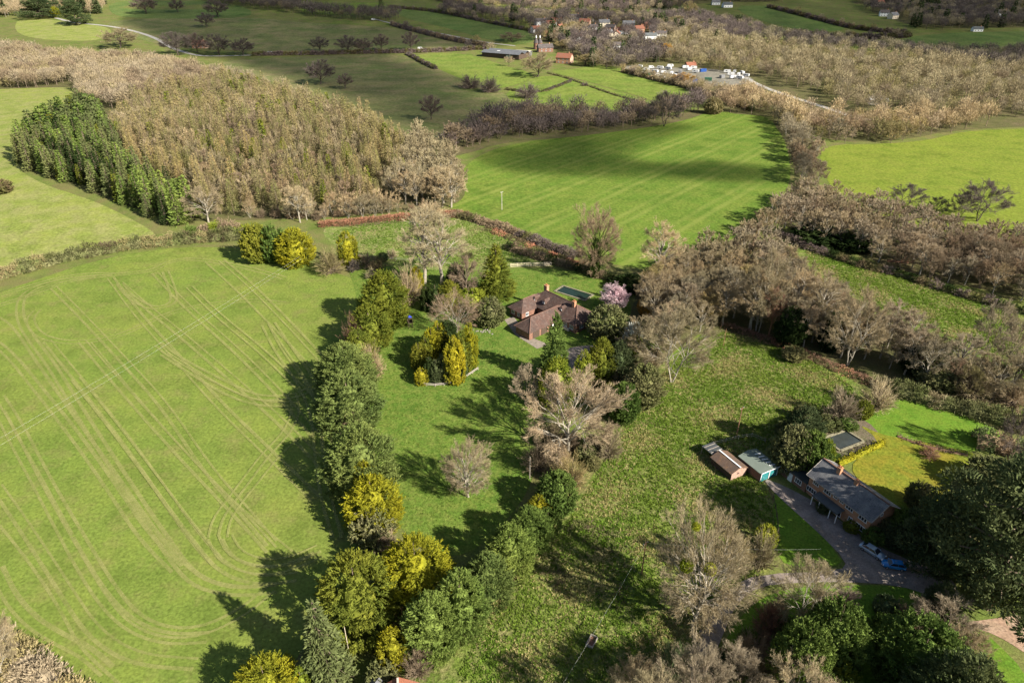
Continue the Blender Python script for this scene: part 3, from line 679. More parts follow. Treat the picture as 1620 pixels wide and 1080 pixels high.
# ---- tractor lines worn into the hay field (its own surface pattern, so one object)
a = N('tyre_lines'); p = a.pos()
k = a.mix(a.noise(p, .15, 3), (.335, .32, .12), (.27, .285, .085))
al = a.ramp(a.math('MULTIPLY', a.math('ADD', a.noise(p, .22, 4, .65), a.noise(p, 1.4, 3, .7)), .5), [(.32, (.06,) * 3), (.60, (.70,) * 3)])
pb = a.n('BsdfDiffuse'); tr_ = a.n('BsdfTransparent'); mx = a.n('MixShader')
a.l(k, pb.inputs[0]); a.l(al, mx.inputs[0]); a.l(tr_.outputs[0], mx.inputs[1]); a.l(pb.outputs[0], mx.inputs[2]); a.l(mx.outputs[0], a.out.inputs[0]); M['tyre_lines'] = a.m
LINES = [
 [(-10, 486), (40, 470), (85, 452), (130, 440), (165, 436), (200, 433), (245, 428), (262, 415), (300, 408), (380, 420), (450, 440)],
 [(-10, 470), (50, 452), (100, 438), (150, 433), (180, 434)],
 [(150, 437), (75, 447), (40, 463), (31, 480), (32, 505), (45, 530), (80, 575), (110, 625), (160, 705), (215, 790), (245, 835), (300, 915), (340, 930), (385, 936), (440, 930)],
 [(60, 490), (45, 505), (60, 530), (90, 540), (130, 542), (190, 533), (260, 496), (330, 481), (400, 474), (450, 480)],
 [(0, 498), (25, 512), (60, 565), (120, 650), (190, 745), (235, 810), (275, 862), (320, 905), (370, 925), (440, 918)],
 [(-10, 540), (20, 565), (60, 615), (120, 690), (180, 775), (225, 845), (280, 900)],
 [(0, 628), (30, 675), (62, 740), (98, 805), (135, 868), (175, 935), (212, 980), (262, 1002), (320, 1000), (385, 968), (430, 930)],
 [(0, 652), (22, 695), (55, 755), (95, 830), (130, 895), (165, 950), (205, 990), (262, 1012), (330, 1008)],
 [(-5, 770), (25, 812), (62, 868), (105, 935), (140, 990), (180, 1025), (230, 1045), (310, 1050)],
 [(-5, 812), (32, 855), (75, 912), (110, 968), (132, 1012), (165, 1045), (205, 1080), (240, 1120)],
 [(-5, 900), (15, 945), (50, 985), (95, 1012), (135, 1030), (170, 1062)],
 [(75, 540), (140, 620), (205, 702), (280, 810), (322, 868), (362, 905), (412, 920), (470, 912)],
 [(85, 455), (130, 500), (200, 575), (260, 640), (330, 745), (390, 812), (430, 860)],
 [(130, 540), (200, 622), (295, 727), (380, 815), (430, 870)],
 [(150, 540), (235, 640), (330, 745), (410, 820), (470, 868)],
 [(190, 448), (225, 480), (300, 540), (405, 632), (450, 672), (520, 745)],
 [(175, 440), (215, 495), (270, 555), (350, 645), (420, 712), (500, 790)],
 [(245, 432), (300, 490), (370, 550), (440, 620), (500, 690)],
 [(262, 430), (272, 455), (277, 475), (268, 484), (240, 490), (205, 470), (190, 450)],
 [(330, 415), (375, 455), (430, 510), (490, 570), (520, 610)],
 [(350, 412), (395, 450), (450, 505), (510, 570)],
 [(250, 545), (275, 565), (320, 590), (370, 615), (410, 632), (470, 628), (500, 610)],
 [(260, 560), (310, 592), (360, 622), (410, 640), (470, 640)],
 [(338, 850), (344, 822), (360, 800), (392, 758), (420, 720), (455, 685), (470, 650), (462, 625)],
 [(352, 852), (356, 825), (372, 800), (405, 760), (435, 722), (470, 690)],
 [(338, 850), (350, 880), (385, 900), (440, 905), (500, 880)],
 [(360, 850), (372, 875), (400, 890), (450, 893), (505, 868)],
 [(420, 515), (440, 555), (480, 610), (500, 660), (505, 720), (515, 790), (535, 850)],
 [(430, 512), (455, 550), (495, 605), (515, 660), (520, 720), (530, 790)],
 [(540, 560), (520, 600), (512, 655), (518, 730), (535, 800), (548, 850)],
 [(300, 455), (345, 500), (420, 560), (490, 630)],
 [(120, 600), (165, 655), (230, 740), (300, 835), (345, 890)],
]
b = MB()
for q, ln in enumerate(LINES):
    w = smooth_poly(wpoly(ln), False, 3)
    P_, d_ = strip_pts(w, 2.0); nr = np.stack([-d_[:, 1], d_[:, 0]], 1)
    for side in (-1, 1):
        if side == 1 and q % 5 == 4: continue
        add_strip(b, [tuple(v) for v in P_ + nr * side * .95], RND.uniform(.45, .85), .05 + .004 * (2 * q + (side > 0)))
tag(b.obj('tyre_lines', 'tyre_lines'), kind='structure')

# ---- grass tussocks that no one could count
def tufts(name, pix, n, mats, size, mat_split=.5, world=None):
    poly = world or smooth_poly(wpoly(pix)); Bq = np.array(poly); rg = np.random.default_rng(n)
    q = rg.uniform(Bq.min(0), Bq.max(0), (n * 3, 2)); q = q[inside(q, poly)][:n]
    for ax, ay, ar in ((20.6, 205.2, 7.6), (12, 186, 14.5), (5, 175, 9), (2, 186, 8)): q = q[np.hypot(q[:, 0] - ax, q[:, 1] - ay) > ar]
    # tussocks gather in drifts
    f = np.sin(q[:, 0] * .31 + 2 * np.sin(q[:, 1] * .13)) + np.sin(q[:, 1] * .37 + 1.7 * np.sin(q[:, 0] * .17)) + rg.normal(size=len(q)) * .9
    b = MB()
    for mi in range(len(mats)):
        sel = (f > mat_split) if mi == 1 else (f <= mat_split)
        c = q[sel]; m = 6; cc = np.repeat(c, m, 0) + rg.normal(size=(len(c) * m, 2)) * size * .35
        C = np.stack([cc[:, 0], cc[:, 1], terr(cc[:, 0], cc[:, 1]) + .02], 1)
        D = rg.normal(size=C.shape) * .75; D[:, 2] = np.abs(D[:, 2]) + .55
        b.blades(C, D, size * rg.uniform(.5, 1.25, len(C)), size * .42, rg, mi)
    return tag(b.obj(name, mats), 'rough tussocky grass over the ' + name.replace('_', ' '), None, None, 'stuff')
tufts('pasture_tussocks', [(990, 655), (1040, 600), (1075, 560), (1125, 520), (1200, 535), (1300, 580), (1365, 618), (1340, 650), (1220, 690), (1195, 740), (1222, 790), (1230, 895), (1180, 910), (1115, 990), (1070, 1110), (700, 1110), (760, 1000), (820, 935), (890, 840), (940, 760)], 24000, ['tuft_green', 'tuft_straw'], .42, .75)
tufts('meadow_tussocks', [(510, 365), (640, 345), (720, 342), (850, 395), (850, 415), (700, 428), (560, 402)], 5500, ['tuft_green', 'tuft_straw'], .45, .5)
tufts('strip_tussocks', [(1262, 400), (1300, 392), (1400, 428), (1620, 482), (1620, 575), (1540, 548), (1420, 500), (1330, 458)], 9000, ['tuft_green', 'tuft_straw'], .45, 1.0)
tufts('lawn_tufts', [(560, 425), (800, 428), (990, 460), (930, 560), (850, 680), (845, 760), (715, 880), (640, 840), (600, 760), (590, 620)], 9000, ['tuft_green', 'tuft_green'], .24, 9)

sheet('wood_floor', [(840, 24), (1000, 22), (1110, 28), (1200, 52), (1060, 70), (1060, 96), (1000, 108), (940, 102), (900, 84), (850, 70), (835, 44)], 'wood_floor', .05)
sheet('wood_floor', [(640, -20), (1260, -20), (1250, 4), (1100, 4), (1000, 22), (860, 20), (700, 8)], 'wood_floor', .05)
sheet('wood_floor', [(1255, -20), (1345, 0), (1370, 16), (1430, 38), (1470, 46), (1750, 44), (1750, -24)], 'wood_floor', .05)
# ---------------------------------------------------------------- buildings and made things
def tilemat(name, c1, c2, c3, bump=.5, scale=1.0, moss=None):
    a = N(name); o = a.objc()
    w = a.n('TexBrick'); w.inputs['Scale'].default_value = 3.2 * scale; w.inputs['Mortar Size'].default_value = .02
    w.inputs['Color1'].default_value = tuple(c1) + (1,); w.inputs['Color2'].default_value = tuple(c2) + (1,); w.inputs['Mortar'].default_value = tuple(v * .55 for v in c1) + (1,)
    a.l(o, w.inputs['Vector'])
    k = a.mix(a.ramp(a.noise(o, .35, 5, .65), [(.42, (0, 0, 0)), (.65, (.8,) * 3)]), w.outputs[0], c3)
    if moss: k = a.mix(a.ramp(a.noise(o, 1.1, 5, .7), [(.5, (0, 0, 0)), (.66, (.85,) * 3)]), k, moss)
    k = a.mix(1., k, a.ramp(a.noise(o, 5, 3), [(.3, (.75,) * 3), (.7, (1.25,) * 3)]), 'MULTIPLY')
    M[name] = a.finish(k, .8, a.bump(w.outputs['Fac'], bump, .03), .25); return a.m
def brickmat(name, c1, c2, mortar):
    a = N(name); o = a.objc(); mp = a.n('Mapping'); a.l(o, mp.inputs[0]); mp.inputs['Rotation'].default_value = (math.pi / 2, 0, 0)
    w = a.n('TexBrick'); w.inputs['Scale'].default_value = 4.5; w.inputs['Mortar Size'].default_value = .012
    w.inputs['Color1'].default_value = tuple(c1) + (1,); w.inputs['Color2'].default_value = tuple(c2) + (1,); w.inputs['Mortar'].default_value = tuple(mortar) + (1,)
    a.l(mp.outputs[0], w.inputs['Vector'])
    k = a.mix(1., w.outputs[0], a.ramp(a.noise(o, .9, 4), [(.3, (.78,) * 3), (.7, (1.2,) * 3)]), 'MULTIPLY')
    M[name] = a.finish(k, .9, None, .1); return a.m
tilemat('tile_brown', (.100, .058, .045), (.135, .076, .057), (.068, .050, .043), .6, 1.0, (.15, .105, .085))
tilemat('slate_grey', (.125, .125, .135), (.155, .153, .160), (.235, .23, .22), .5, .9, (.085, .09, .10))
tilemat('tile_red', (.30, .115, .065), (.26, .10, .06), (.22, .11, .08))
tilemat('tile_dark', (.085, .072, .072), (.10, .085, .08), (.13, .11, .10))
tilemat('rust_sheet', (.135, .085, .058), (.16, .105, .075), (.075, .062, .052), .2, .6, (.20, .115, .06))
brickmat('brick_orange', (.47, .235, .125), (.40, .19, .105), (.42, .36, .30))
brickmat('brick_brown', (.23, .115, .075), (.20, .10, .07), (.28, .24, .2))
plain('render_cream', (.70, .60, .45), .85, .1, .1)
plain('white_paint', (.80, .80, .78), .5, .4, .05)
plain('van_white', (.55, .55, .54), .5, .3, .12)
plain('glass_dark', (.025, .032, .04), .08, .6, .2)
plain('lead_flat', (.10, .108, .108), .6, .3, .2, .5)
plain('felt_green', (.165, .195, .16), .8, .2, .1, .6)
plain('felt_dark', (.055, .065, .062), .85, .2, .3, .6)
plain('teal_paint', (.030, .19, .195), .5, .4, .15, 3)
plain('plank_pink', (.38, .25, .19), .85, .1, .25, 3)
plain('plank_dark', (.085, .06, .045), .9, .1, .3, 3)
plain('timber_grey', (.34, .30, .25), .9, .1, .25, 4)
plain('timber_pale', (.58, .49, .36), .85, .1, .2, 4)
plain('stone_pale', (.50, .46, .38), .9, .1, .25, 2)
plain('stone_mossy', (.21, .19, .125), .9, .1, .4, 2)
plain('stone_dark', (.22, .20, .17), .9, .1, .3, 2)
plain('ridge_clay', (.17, .10, .075), .9, .1, .3, 3)
plain('pot_clay', (.55, .22, .10), .8, .1, .15)
plain('rubber', (.012, .012, .013), .8, .2, .2)
plain('alloy', (.5, .5, .52), .35, .5, .1, 2, .7)
plain('car_silver', (.36, .46, .56), .22, .5, .03, 1, .35, .8)
plain('car_blue', (.008, .19, .50), .22, .5, .05, 1, .1, .9)
plain('lamp_glass', (.75, .75, .72), .15, .6, .05)
plain('lamp_red', (.4, .01, .01), .2, .5, .05)
plain('blue_plastic', (.01, .03, .42), .5, .4, .15)
plain('metal_grey', (.13, .135, .145), .7, .2, .2, .4)
plain('wire_pale', (.62, .62, .56), .6, .3, .05)
plain('box_rust', (.24, .12, .08), .85, .1, .35, 4)
a = N('pond_water'); M['pond_water'] = a.finish(a.ramp(a.noise(a.objc(), .5, 4), [(.3, (.03, .036, .034)), (.7, (.05, .058, .055))]), .12, a.bump(a.noise(a.objc(), 3, 2), .15, .05), .5)
a = N('pool_water'); M['pool_water'] = a.finish(a.ramp(a.noise(a.objc(), .5, 4), [(.3, (.012, .026, .018)), (.7, (.016, .032, .022))]), .3, None, .3)

def roof_mb(x0, x1, y0, y1, ze, zr, h0=0., h1=0., axis='x', b=None, mi=0):
    """solid pitched roof; h0/h1 = how far the ridge stops short of each end (0 = gable)"""
    b = b or MB(); m = (y0 + y1) / 2 if axis == 'x' else (x0 + x1) / 2
    e = [(x0, y0, ze), (x1, y0, ze), (x1, y1, ze), (x0, y1, ze)]
    if axis == 'x':
        v = e + [(x0 + h0, m, zr), (x1 - h1, m, zr)]
        q4 = [(0, 1, 5, 4), (2, 3, 4, 5), (3, 2, 1, 0)]; q3 = [(3, 0, 4), (1, 2, 5)]
    else:
        v = e + [(m, y0 + h0, zr), (m, y1 - h1, zr)]
        q4 = [(1, 2, 5, 4), (3, 0, 4, 5), (3, 2, 1, 0)]; q3 = [(0, 1, 4), (2, 3, 5)]
    b.add(v, q4, mi); n0 = b.n - len(v)
    b.f.append((np.array(q3) + n0, mi)); return b
def slab_roof(x0, x1, y0, y1, ze, zr, th=.16, b=None, over=0.):
    """gable roof as two thick slabs along x"""
    b = b or MB(); m = (y0 + y1) / 2
    for ya in (y0, y1):
        v = [(x0, ya, ze), (x1, ya, ze), (x1, m, zr), (x0, m, zr)]
        v += [(p[0], p[1], p[2] - th) for p in v]
        b.add(v, [(0, 1, 2, 3), (7, 6, 5, 4), (0, 4, 5, 1), (1, 5, 6, 2), (2, 6, 7, 3), (3, 7, 4, 0)])
    return b
def window(parent, c, w, h, face, bars=1, trans=False, name='window', fm='white_paint'):
    """face: '-y','+y','-x','+x' outward; c = centre on the wall plane"""
    ax = {'-y': ((1, 0), (0, -1)), '+y': ((-1, 0), (0, 1)), '+x': ((0, 1), (1, 0)), '-x': ((0, -1), (-1, 0))}[face]
    u, nn = np.array(ax[0] + (0,)), np.array(ax[1] + (0,))
    rot = math.atan2(u[1], u[0]); f = MB(); t = .09
    def bar(du, dz, lw, lh, pr=.10): f.box(np.array(c) + u * du + nn * .05 + np.array([0, 0, dz]), (lw, pr, lh), rot)
    bar(0, h / 2 - t / 2, w, t); bar(0, -h / 2 + t / 2, w + .16, t, .16); bar(-w / 2 + t / 2, 0, t, h - 2 * t - .004); bar(w / 2 - t / 2, 0, t, h - 2 * t - .004)
    for k in range(bars): bar(-w / 2 + w * (k + 1) / (bars + 1), 0, .07, h - 2 * t - .008, .09)
    if trans: bar(0, h * .2, w - 2 * t - .004, .05, .08)
    o = f.obj(name, fm, parent); g = MB(); g.box(np.array(c) + nn * .03, (w - .12, .03, h - .12), rot); g.obj('pane', 'glass_dark', o); return o
def chimney(parent, x, y, z0, z1, w=.9, d=.7, mat='brick_orange', pots=2):
    b = MB(); b.box((x, y, (z0 + z1) / 2), (w, d, z1 - z0)); b.box((x, y, z1 + .06), (w + .16, d + .16, .12)); o = b.obj('chimney', mat, parent)
    p = MB()
    for k in range(pots): p.tubes([(x + (k - (pots - 1) / 2) * .4, y, z1 + .12)], [(x + (k - (pots - 1) / 2) * .4, y, z1 + .55)], .14, .11, 8)
    p.obj('chimney_pot', 'pot_clay', o); return o

# ---- hipped brown-tiled house in the middle of the garden
h = thing('tiled_house', 'large low house with hipped brown tiled roofs and two brick chimneys in the garden', 'house', (14.85, 189.3, 0), math.atan2(-.75, .66))
b = MB(); b.box((.5, 0, 1.5), (21.6, 9.2, 3.0)); b.box((-8.2, -7.8, 1.35), (5.6, 6.4, 2.7)); b.box((2.25, -11.1, 1.25), (5.9, 13.0, 2.5)); b.obj('wall', 'brick_brown', h)
b = MB(); roof_mb(-10.9, 11.9, -5.2, 5.2, 2.9, 6.6, 4.6, 4.6, 'x', b); b.obj('roof', 'tile_brown', h)
b = MB(); roof_mb(-11.6, -4.8, -11.6, -1.2, 2.62, 5.4, 3.6, 0, 'y', b); b.obj('roof', 'tile_brown', h)
b = MB(); roof_mb(-1.2, 5.7, -18.0, -1.0, 2.52, 5.5, 3.6, 0, 'y', b); b.obj('roof', 'tile_brown', h)
b = MB()
for (p0, p1) in (((-6.3, 0, 6.62), (7.3, 0, 6.62)), ((7.3, 0, 6.62), (11.9, -5.2, 2.92)), ((7.3, 0, 6.62), (11.9, 5.2, 2.92)), ((2.25, -14.4, 5.52), (2.25, -3, 5.52)), ((2.25, -14.4, 5.52), (5.7, -18, 2.54)), ((2.25, -14.4, 5.52), (-1.2, -18, 2.54)), ((-8.2, -8, 5.42), (-8.2, -3, 5.42))):
    b.tubes([p0], [p1], .13, .13, 6)
b.obj('ridge_tiles', 'ridge_clay', h)
chimney(h, -6.6, .5, 3, 8.0, 1.3, 1.0); chimney(h, 6.6, -.6, 3, 7.7, 1.0, .9)
for (x, y, z) in ((-3.2, -3.0, 4.75), (3.9, -2.6, 4.95), (-7.2, -3.4, 4.5)):
    d = MB(); d.box((x, y - .1, z), (1.1, 1.6, 1.0)); roof_mb(x - .75, x + .75, y - 1.05, y + 1.7, z + .5, z + 1.0, .5, 0, 'y', d); dm = d.obj('dormer', 'tile_brown', h)
    window(dm, (x, y - .9, z + .05), .8, .6, '-y', 1)
for x in (7.0, 9.6): window(h, (x, -4.6, 1.6), 1.6, 1.3, '-y', 2)
window(h, (11.3, -2.0, 1.6), 1.6, 1.2, '+x', 2); window(h, (11.3, 2.2, 1.6), 1.4, 1.2, '+x', 1)
window(h, (-9.4, -11.0, 1.5), 1.3, 1.2, '-y', 1); window(h, (-6.9, -11.0, 1.5), 1.0, 1.2, '-y', 1)
window(h, (-5.4, -8.8, 1.5), 1.2, 1.2, '+x', 1); window(h, (-.7, -8.5, 1.5), 1.2, 1.1, '-x', 1)
b = MB(); b.box((5.25, -14.9, 1.1), (.1, 2.6, 2.1)); g = b.obj('garage_door', 'plank_dark', h)
b = MB(); b.box((5.25, -11.6, 1.1), (.1, 2.4, 2.1)); b.obj('garage_door', 'plank_dark', h)
b = MB(); b.box((5.26, -8.2, 1.02), (.1, 1.0, 2.0)); d = b.obj('door', 'white_paint', h); b = MB(); b.box((5.36, -7.85, 1.0), (.08, .08, .16)); b.obj('handle', 'alloy', d)
b = MB(); b.box((6.4, -4.95, .45), (5.2, .5, .9)); b.obj('porch_wall', 'stone_pale', h)
# walled pool behind it
p = thing('garden_pool', 'long dark rectangular pool with a pale stone kerb behind the brown-tiled house', 'pool', (20.6, 205.2, 0), math.atan2(-.60, .80))
b = MB()
for c, d in (((0, 2.6, .14), (12.4, .6, .28)), ((0, -2.6, .14), (12.4, .6, .28)), ((5.9, 0, .14), (.6, 4.59, .28)), ((-5.9, 0, .14), (.6, 4.59, .28))): b.box(c, d)
b.obj('kerb', 'stone_mossy', p); b = MB(); b.box((0, 0, .06), (11.18, 4.58, .12)); b.obj('water', 'pool_water', p)

# ---- long brick house with slate roof, its annex, garage and sheds
RB = math.atan2(-.886, .463)
def LB(x, y, z=0): return (68.75 + x * .463 + y * .886, 104.5 - x * .886 + y * .463, z)
h = thing('brick_house', 'long two-storey orange brick house with a worn grey slate roof and white windows', 'house', LB(0, 0), RB)
b = MB(); b.box((0, 0, 2.5), (14.6, 7.0, 5.0)); v = [(s * 7.3, y, z) for s in (-1, 1) for y, z in ((-3.5, 4.99), (3.5, 4.99), (0, 7.3))]
b.add(v, [(0, 1, 4, 3), (1, 2, 5, 4), (2, 0, 3, 5)]); b.f.append((np.array([(0, 2, 1), (3, 4, 5)]) + b.n - 6, 0)); b.obj('wall', 'brick_orange', h)
slab_roof(-7.75, 7.75, -4.15, 4.15, 4.85, 7.55).obj('roof', 'slate_grey', h)
b = MB(); b.box((0, 0, 7.58), (15.5, .34, .16)); b.obj('ridge_tiles', 'ridge_clay', h)
b = MB()
for sg in (-1, 1):
    q0, q1 = np.array((7.82, sg * 4.15, 4.78)), np.array((7.82, 0, 7.48)); b.tubes([q0], [q1], .11, .11, 4)
    q0, q1 = np.array((-7.82, sg * 4.15, 4.78)), np.array((-7.82, 0, 7.48)); b.tubes([q0], [q1], .11, .11, 4)
    b.tubes([(-7.75, sg * 4.22, 4.75)], [(7.75, sg * 4.22, 4.75)], .08, .08, 5)
b.obj('bargeboard', 'timber_grey', h)
chimney(h, -3.4, -.5, 5.5, 8.5, .85, .75, 'brick_orange', 2); chimney(h, .6, -.4, 5.5, 8.2, .7, .6, 'brick_orange', 1)
for x, w, hh, z, bars in ((-5.6, 1.4, 1.1, 3.9, 2), (-6.2, 2.4, 1.2, 1.5, 3), (-2.7, 1.7, 1.2, 3.85, 2), (-.8, .9, .8, 4.05, 1), (.7, .9, .8, 4.05, 1), (2.6, 1.7, 1.1, 3.9, 2), (5.7, 1.8, 1.2, 3.85, 2), (3.4, .9, 1.1, 1.6, 1), (5.8, 2.2, 1.3, 1.5, 3)):
    window(h, (x, -3.5, z), w, hh, '-y', bars)
window(h, (7.3, -.6, 4.9), .7, .8, '+x', 0); window(h, (7.3, 1.4, 1.5), 1.8, 1.3, '+x', 2)
for x, z in ((-5, 3.8), (0, 3.8), (5, 3.8), (-4, 1.4), (2, 1.4)): window(h, (x, 3.5, z), 1.6, 1.2, '+y', 2)
b = MB(); b.box((-1.2, -4.65, 2.62), (6.2, 2.2, .14)); b.box((-1.2, -5.72, 2.45), (6.2, .1, .2)); po = b.obj('porch', 'lead_flat', h)
for x in (-4.2, -2.4, .2, 1.8):
    b = MB(); b.box((x, -5.6, 1.2), (.14, .14, 2.38)); b.obj('post', 'white_paint', po)
window(h, (-2.9, -3.5, 1.2), 1.7, 1.9, '-y', 1, True); window(h, (.6, -3.5, 1.2), 1.5, 1.9, '-y', 1, True)
b = MB(); b.box((-1.1, -3.55, 1.05), (1.0, .1, 2.08)); d = b.obj('door', 'white_paint', h); b = MB(); b.box((-.75, -3.63, 1.05), (.06, .07, .16)); b.obj('handle', 'alloy', d)
a = thing('brick_annex', 'low brick annex with a dark flat felt roof between brick house and green-roofed garage', 'annex', LB(-10.75, -1.2), RB)
b = MB(); b.box((0, 0, 1.25), (6.7, 5.2, 2.5)); b.obj('wall', 'brick_brown', a)
b = MB(); b.box((0, 0, 2.58), (7.05, 5.7, .16)); b.box((0, -2.87, 2.58), (7.05, .06, .22)); b.obj('roof', 'felt_dark', a)
window(a, (-2.4, -2.6, 1.6), 1.3, 1.1, '-y', 1); window(a, (1.3, -2.6, 1.5), 1.7, 1.2, '-y', 2)
b = MB(); b.box((-.8, -2.66, 1.02), (1.1, .1, 2.02)); d = b.obj('door', 'white_paint', a); b = MB(); b.box((-.42, -2.75, 1.0), (.06, .08, .16)); b.obj('handle', 'alloy', d)
g = thing('garage', 'garage with pale green felt roof, white rooflight strips and teal doors', 'garage', LB(-17.4, -7.4), RB)
b = MB(); b.box((0, 0, 1.25), (6.4, 5.0, 2.5)); b.obj('wall', 'brick_brown', g)
slab_roof(-3.5, 3.5, -2.75, 2.75, 2.45, 3.05, .14).obj('roof', 'felt_green', g)
for k in range(5):
    b = MB(); x = -1.7 + k * 1.05; v = [(x - .14, .35, 3.045), (x + .14, .35, 3.045), (x + .14, 2.2, 2.642), (x - .14, 2.2, 2.642)]; v += [(p[0], p[1], p[2] - .05) for p in v]
    b.add(np.array(v) + [0, 0, .02], [(0, 1, 2, 3), (7, 6, 5, 4), (0, 4, 5, 1), (1, 5, 6, 2), (2, 6, 7, 3), (3, 7, 4, 0)]); b.obj('rooflight', 'white_paint', g)
for y in (-1.25, 1.25):
    b = MB(); b.box((3.24, y, 1.1), (.08, 2.1, 2.1)); d = b.obj('door', 'teal_paint', g); b = MB(); b.box((3.32, y - .3, 1.0), (.08, .2, .08)); b.obj('handle', 'alloy', d)
b = MB()
for y in (-2.4, 0, 2.4): b.box((3.27, y, 1.15), (.14, .16, 2.2))
b.box((3.27, 0, 2.32), (.15, 5.2, .2)); b.box((3.53, 0, 2.6), (.05, 5.5, .18)); b.obj('door_frame', 'white_paint', g)
s = thing('shed', 'timber shed with rusty mottled roof and a pale ridge strip beside the garage', 'shed', LB(-20.6, -12.95), RB)
b = MB(); b.box((0, 0, 1.0), (6.2, 4.2, 2.0)); v = [(q * 3.1, y, z) for q in (-1, 1) for y, z in ((-2.1, 1.99), (2.1, 1.99), (0, 2.8))]
b.add(v, [(0, 1, 4, 3), (1, 2, 5, 4), (2, 0, 3, 5)]); b.f.append((np.array([(0, 2, 1), (3, 4, 5)]) + b.n - 6, 0)); b.obj('wall', 'plank_dark', s)
b = MB()
for k in range(9): b.box((3.14, 0, .12 + k * .235), (.06, 4.25, .21))
b.box((3.14, 0, 2.32), (.06, 2.0, .34)); b.obj('gable_boards', 'plank_pink', s)
slab_roof(-3.3, 3.3, -2.5, 2.5, 1.95, 2.95, .1).obj('roof', 'rust_sheet', s)
b = MB(); b.box((0, 0, 2.98), (6.7, .3, .1)); b.obj('ridge_cap', 'white_paint', s)
window(s, (3.17, -.2, 1.4), .5, .5, '+x', 0, fm='plank_pink')
s = thing('lean_to', 'open lean-to with dark corrugated roof at the end of rusty-roofed shed', 'shelter', LB(-25.8, -12.9), RB)
b = MB(); b.box((0, 0, 2.05), (3.6, 3.4, .08))
for k in range(12): b.tubes([(-1.8, -1.6 + k * .29, 2.1)], [(1.8, -1.6 + k * .29, 2.1)], .06, .06, 5)
b.obj('roof', 'lead_flat', s)
for x, y in ((-1.7, -1.55), (-1.7, 1.55), (1.6, -1.55), (1.6, 1.55)):
    b = MB(); b.box((x, y, 1.0), (.12, .12, 2.0)); b.obj('post', 'timber_grey', s)
b = MB()
for k in range(3): b.box((-1.1 + k * 1.1, 0, 2.18), (.14, 3.2, .05))
b.obj('batten', 'timber_grey', s)

# ---- sunken pond terrace behind the brick house
def quad_px(pix): return [G(*q)[:2] for q in pix]
PQ = quad_px([(1303, 694), (1338, 682), (1365, 699), (1329, 713)])
pc = np.mean(PQ, 0)
p = thing('pond', 'square grey pond with stone kerbs beside the yellow hedge behind brick house', 'pond', (pc[0], pc[1], 0))
loc = [(q[0] - pc[0], q[1] - pc[1]) for q in PQ]
b = MB(); b.add([(x, y, .10) for x, y in loc] + [(x, y, -.05) for x, y in loc], [(0, 1, 2, 3), (0, 4, 5, 1), (1, 5, 6, 2), (2, 6, 7, 3), (3, 7, 4, 0)]); b.obj('water', 'pond_water', p)
b = MB()
for k in range(4):
    q0, q1 = np.array(loc[k]), np.array(loc[(k + 1) % 4]); d = q1 - q0; L = np.linalg.norm(d); m = (q0 + q1) / 2 * 1.05
    b.box((m[0], m[1], .2 + .002 * k), (L + .05, .5, .4 if k in (0,) else .3), math.atan2(d[1], d[0]))
b.obj('kerb', 'stone_mossy', p)

def picket(name, pix, hgt, mat, label, cat='fence', step=2.2, rails=2, post=.13, rail=.09, wall=None):
    w = smooth_poly(wpoly(pix), False, 1); q, d = strip_pts(w, step)
    o = thing(name, label, cat, (q[0][0], q[0][1], float(terr(*q[0])))); z0 = float(terr(*q[0]))
    off = np.array([q[0][0], q[0][1]])
    r = MB()
    for k in range(len(q)):
        x, y = q[k] - off; z = float(terr(*q[k])) - z0
        b = MB(); b.box((x, y, z + hgt / 2), (post, post, hgt), math.atan2(d[k][1], d[k][0])); b.obj('post', mat, o)
        if k < len(q) - 1:
            x2, y2 = q[k + 1] - off; z2 = float(terr(*q[k + 1])) - z0
            for j in range(rails):
                hz = hgt * (.9 - .42 * j); r.tubes([(x, y, z + hz)], [(x2, y2, z2 + hz)], rail * .5, rail * .5, 4)
    r.obj('rail', mat, o); return o
picket('rail_fence', [(662, 608), (684, 612), (708, 609), (734, 600), (756, 585)], .9, 'timber_grey', 'low curved post and rail fence round the clump of golden conifers', post=.2, rail=.2)
picket('rail_fence', [(808, 422), (835, 421), (872, 420)], 1.3, 'timber_pale', 'pale rail fence along the far edge of the tiled house lawn', rails=3, post=.2, rail=.22)
picket('wire_fence', [(560, 405), (620, 412), (690, 415), (740, 425)], 1.1, 'timber_grey', 'thin grey fence across the meadow behind the two pale tall trees', step=5)
picket('wire_fence', [(1185, 742), (1218, 775), (1228, 810), (1232, 860)], 1.1, 'plank_dark', 'dark post fence between rough pasture and the small front lawn', step=2.5)
picket('rail_fence', [(1128, 705), (1165, 695), (1195, 690), (1210, 700)], 1.2, 'timber_grey', 'grey rail fence behind the garage and rusty-roofed shed', step=3)

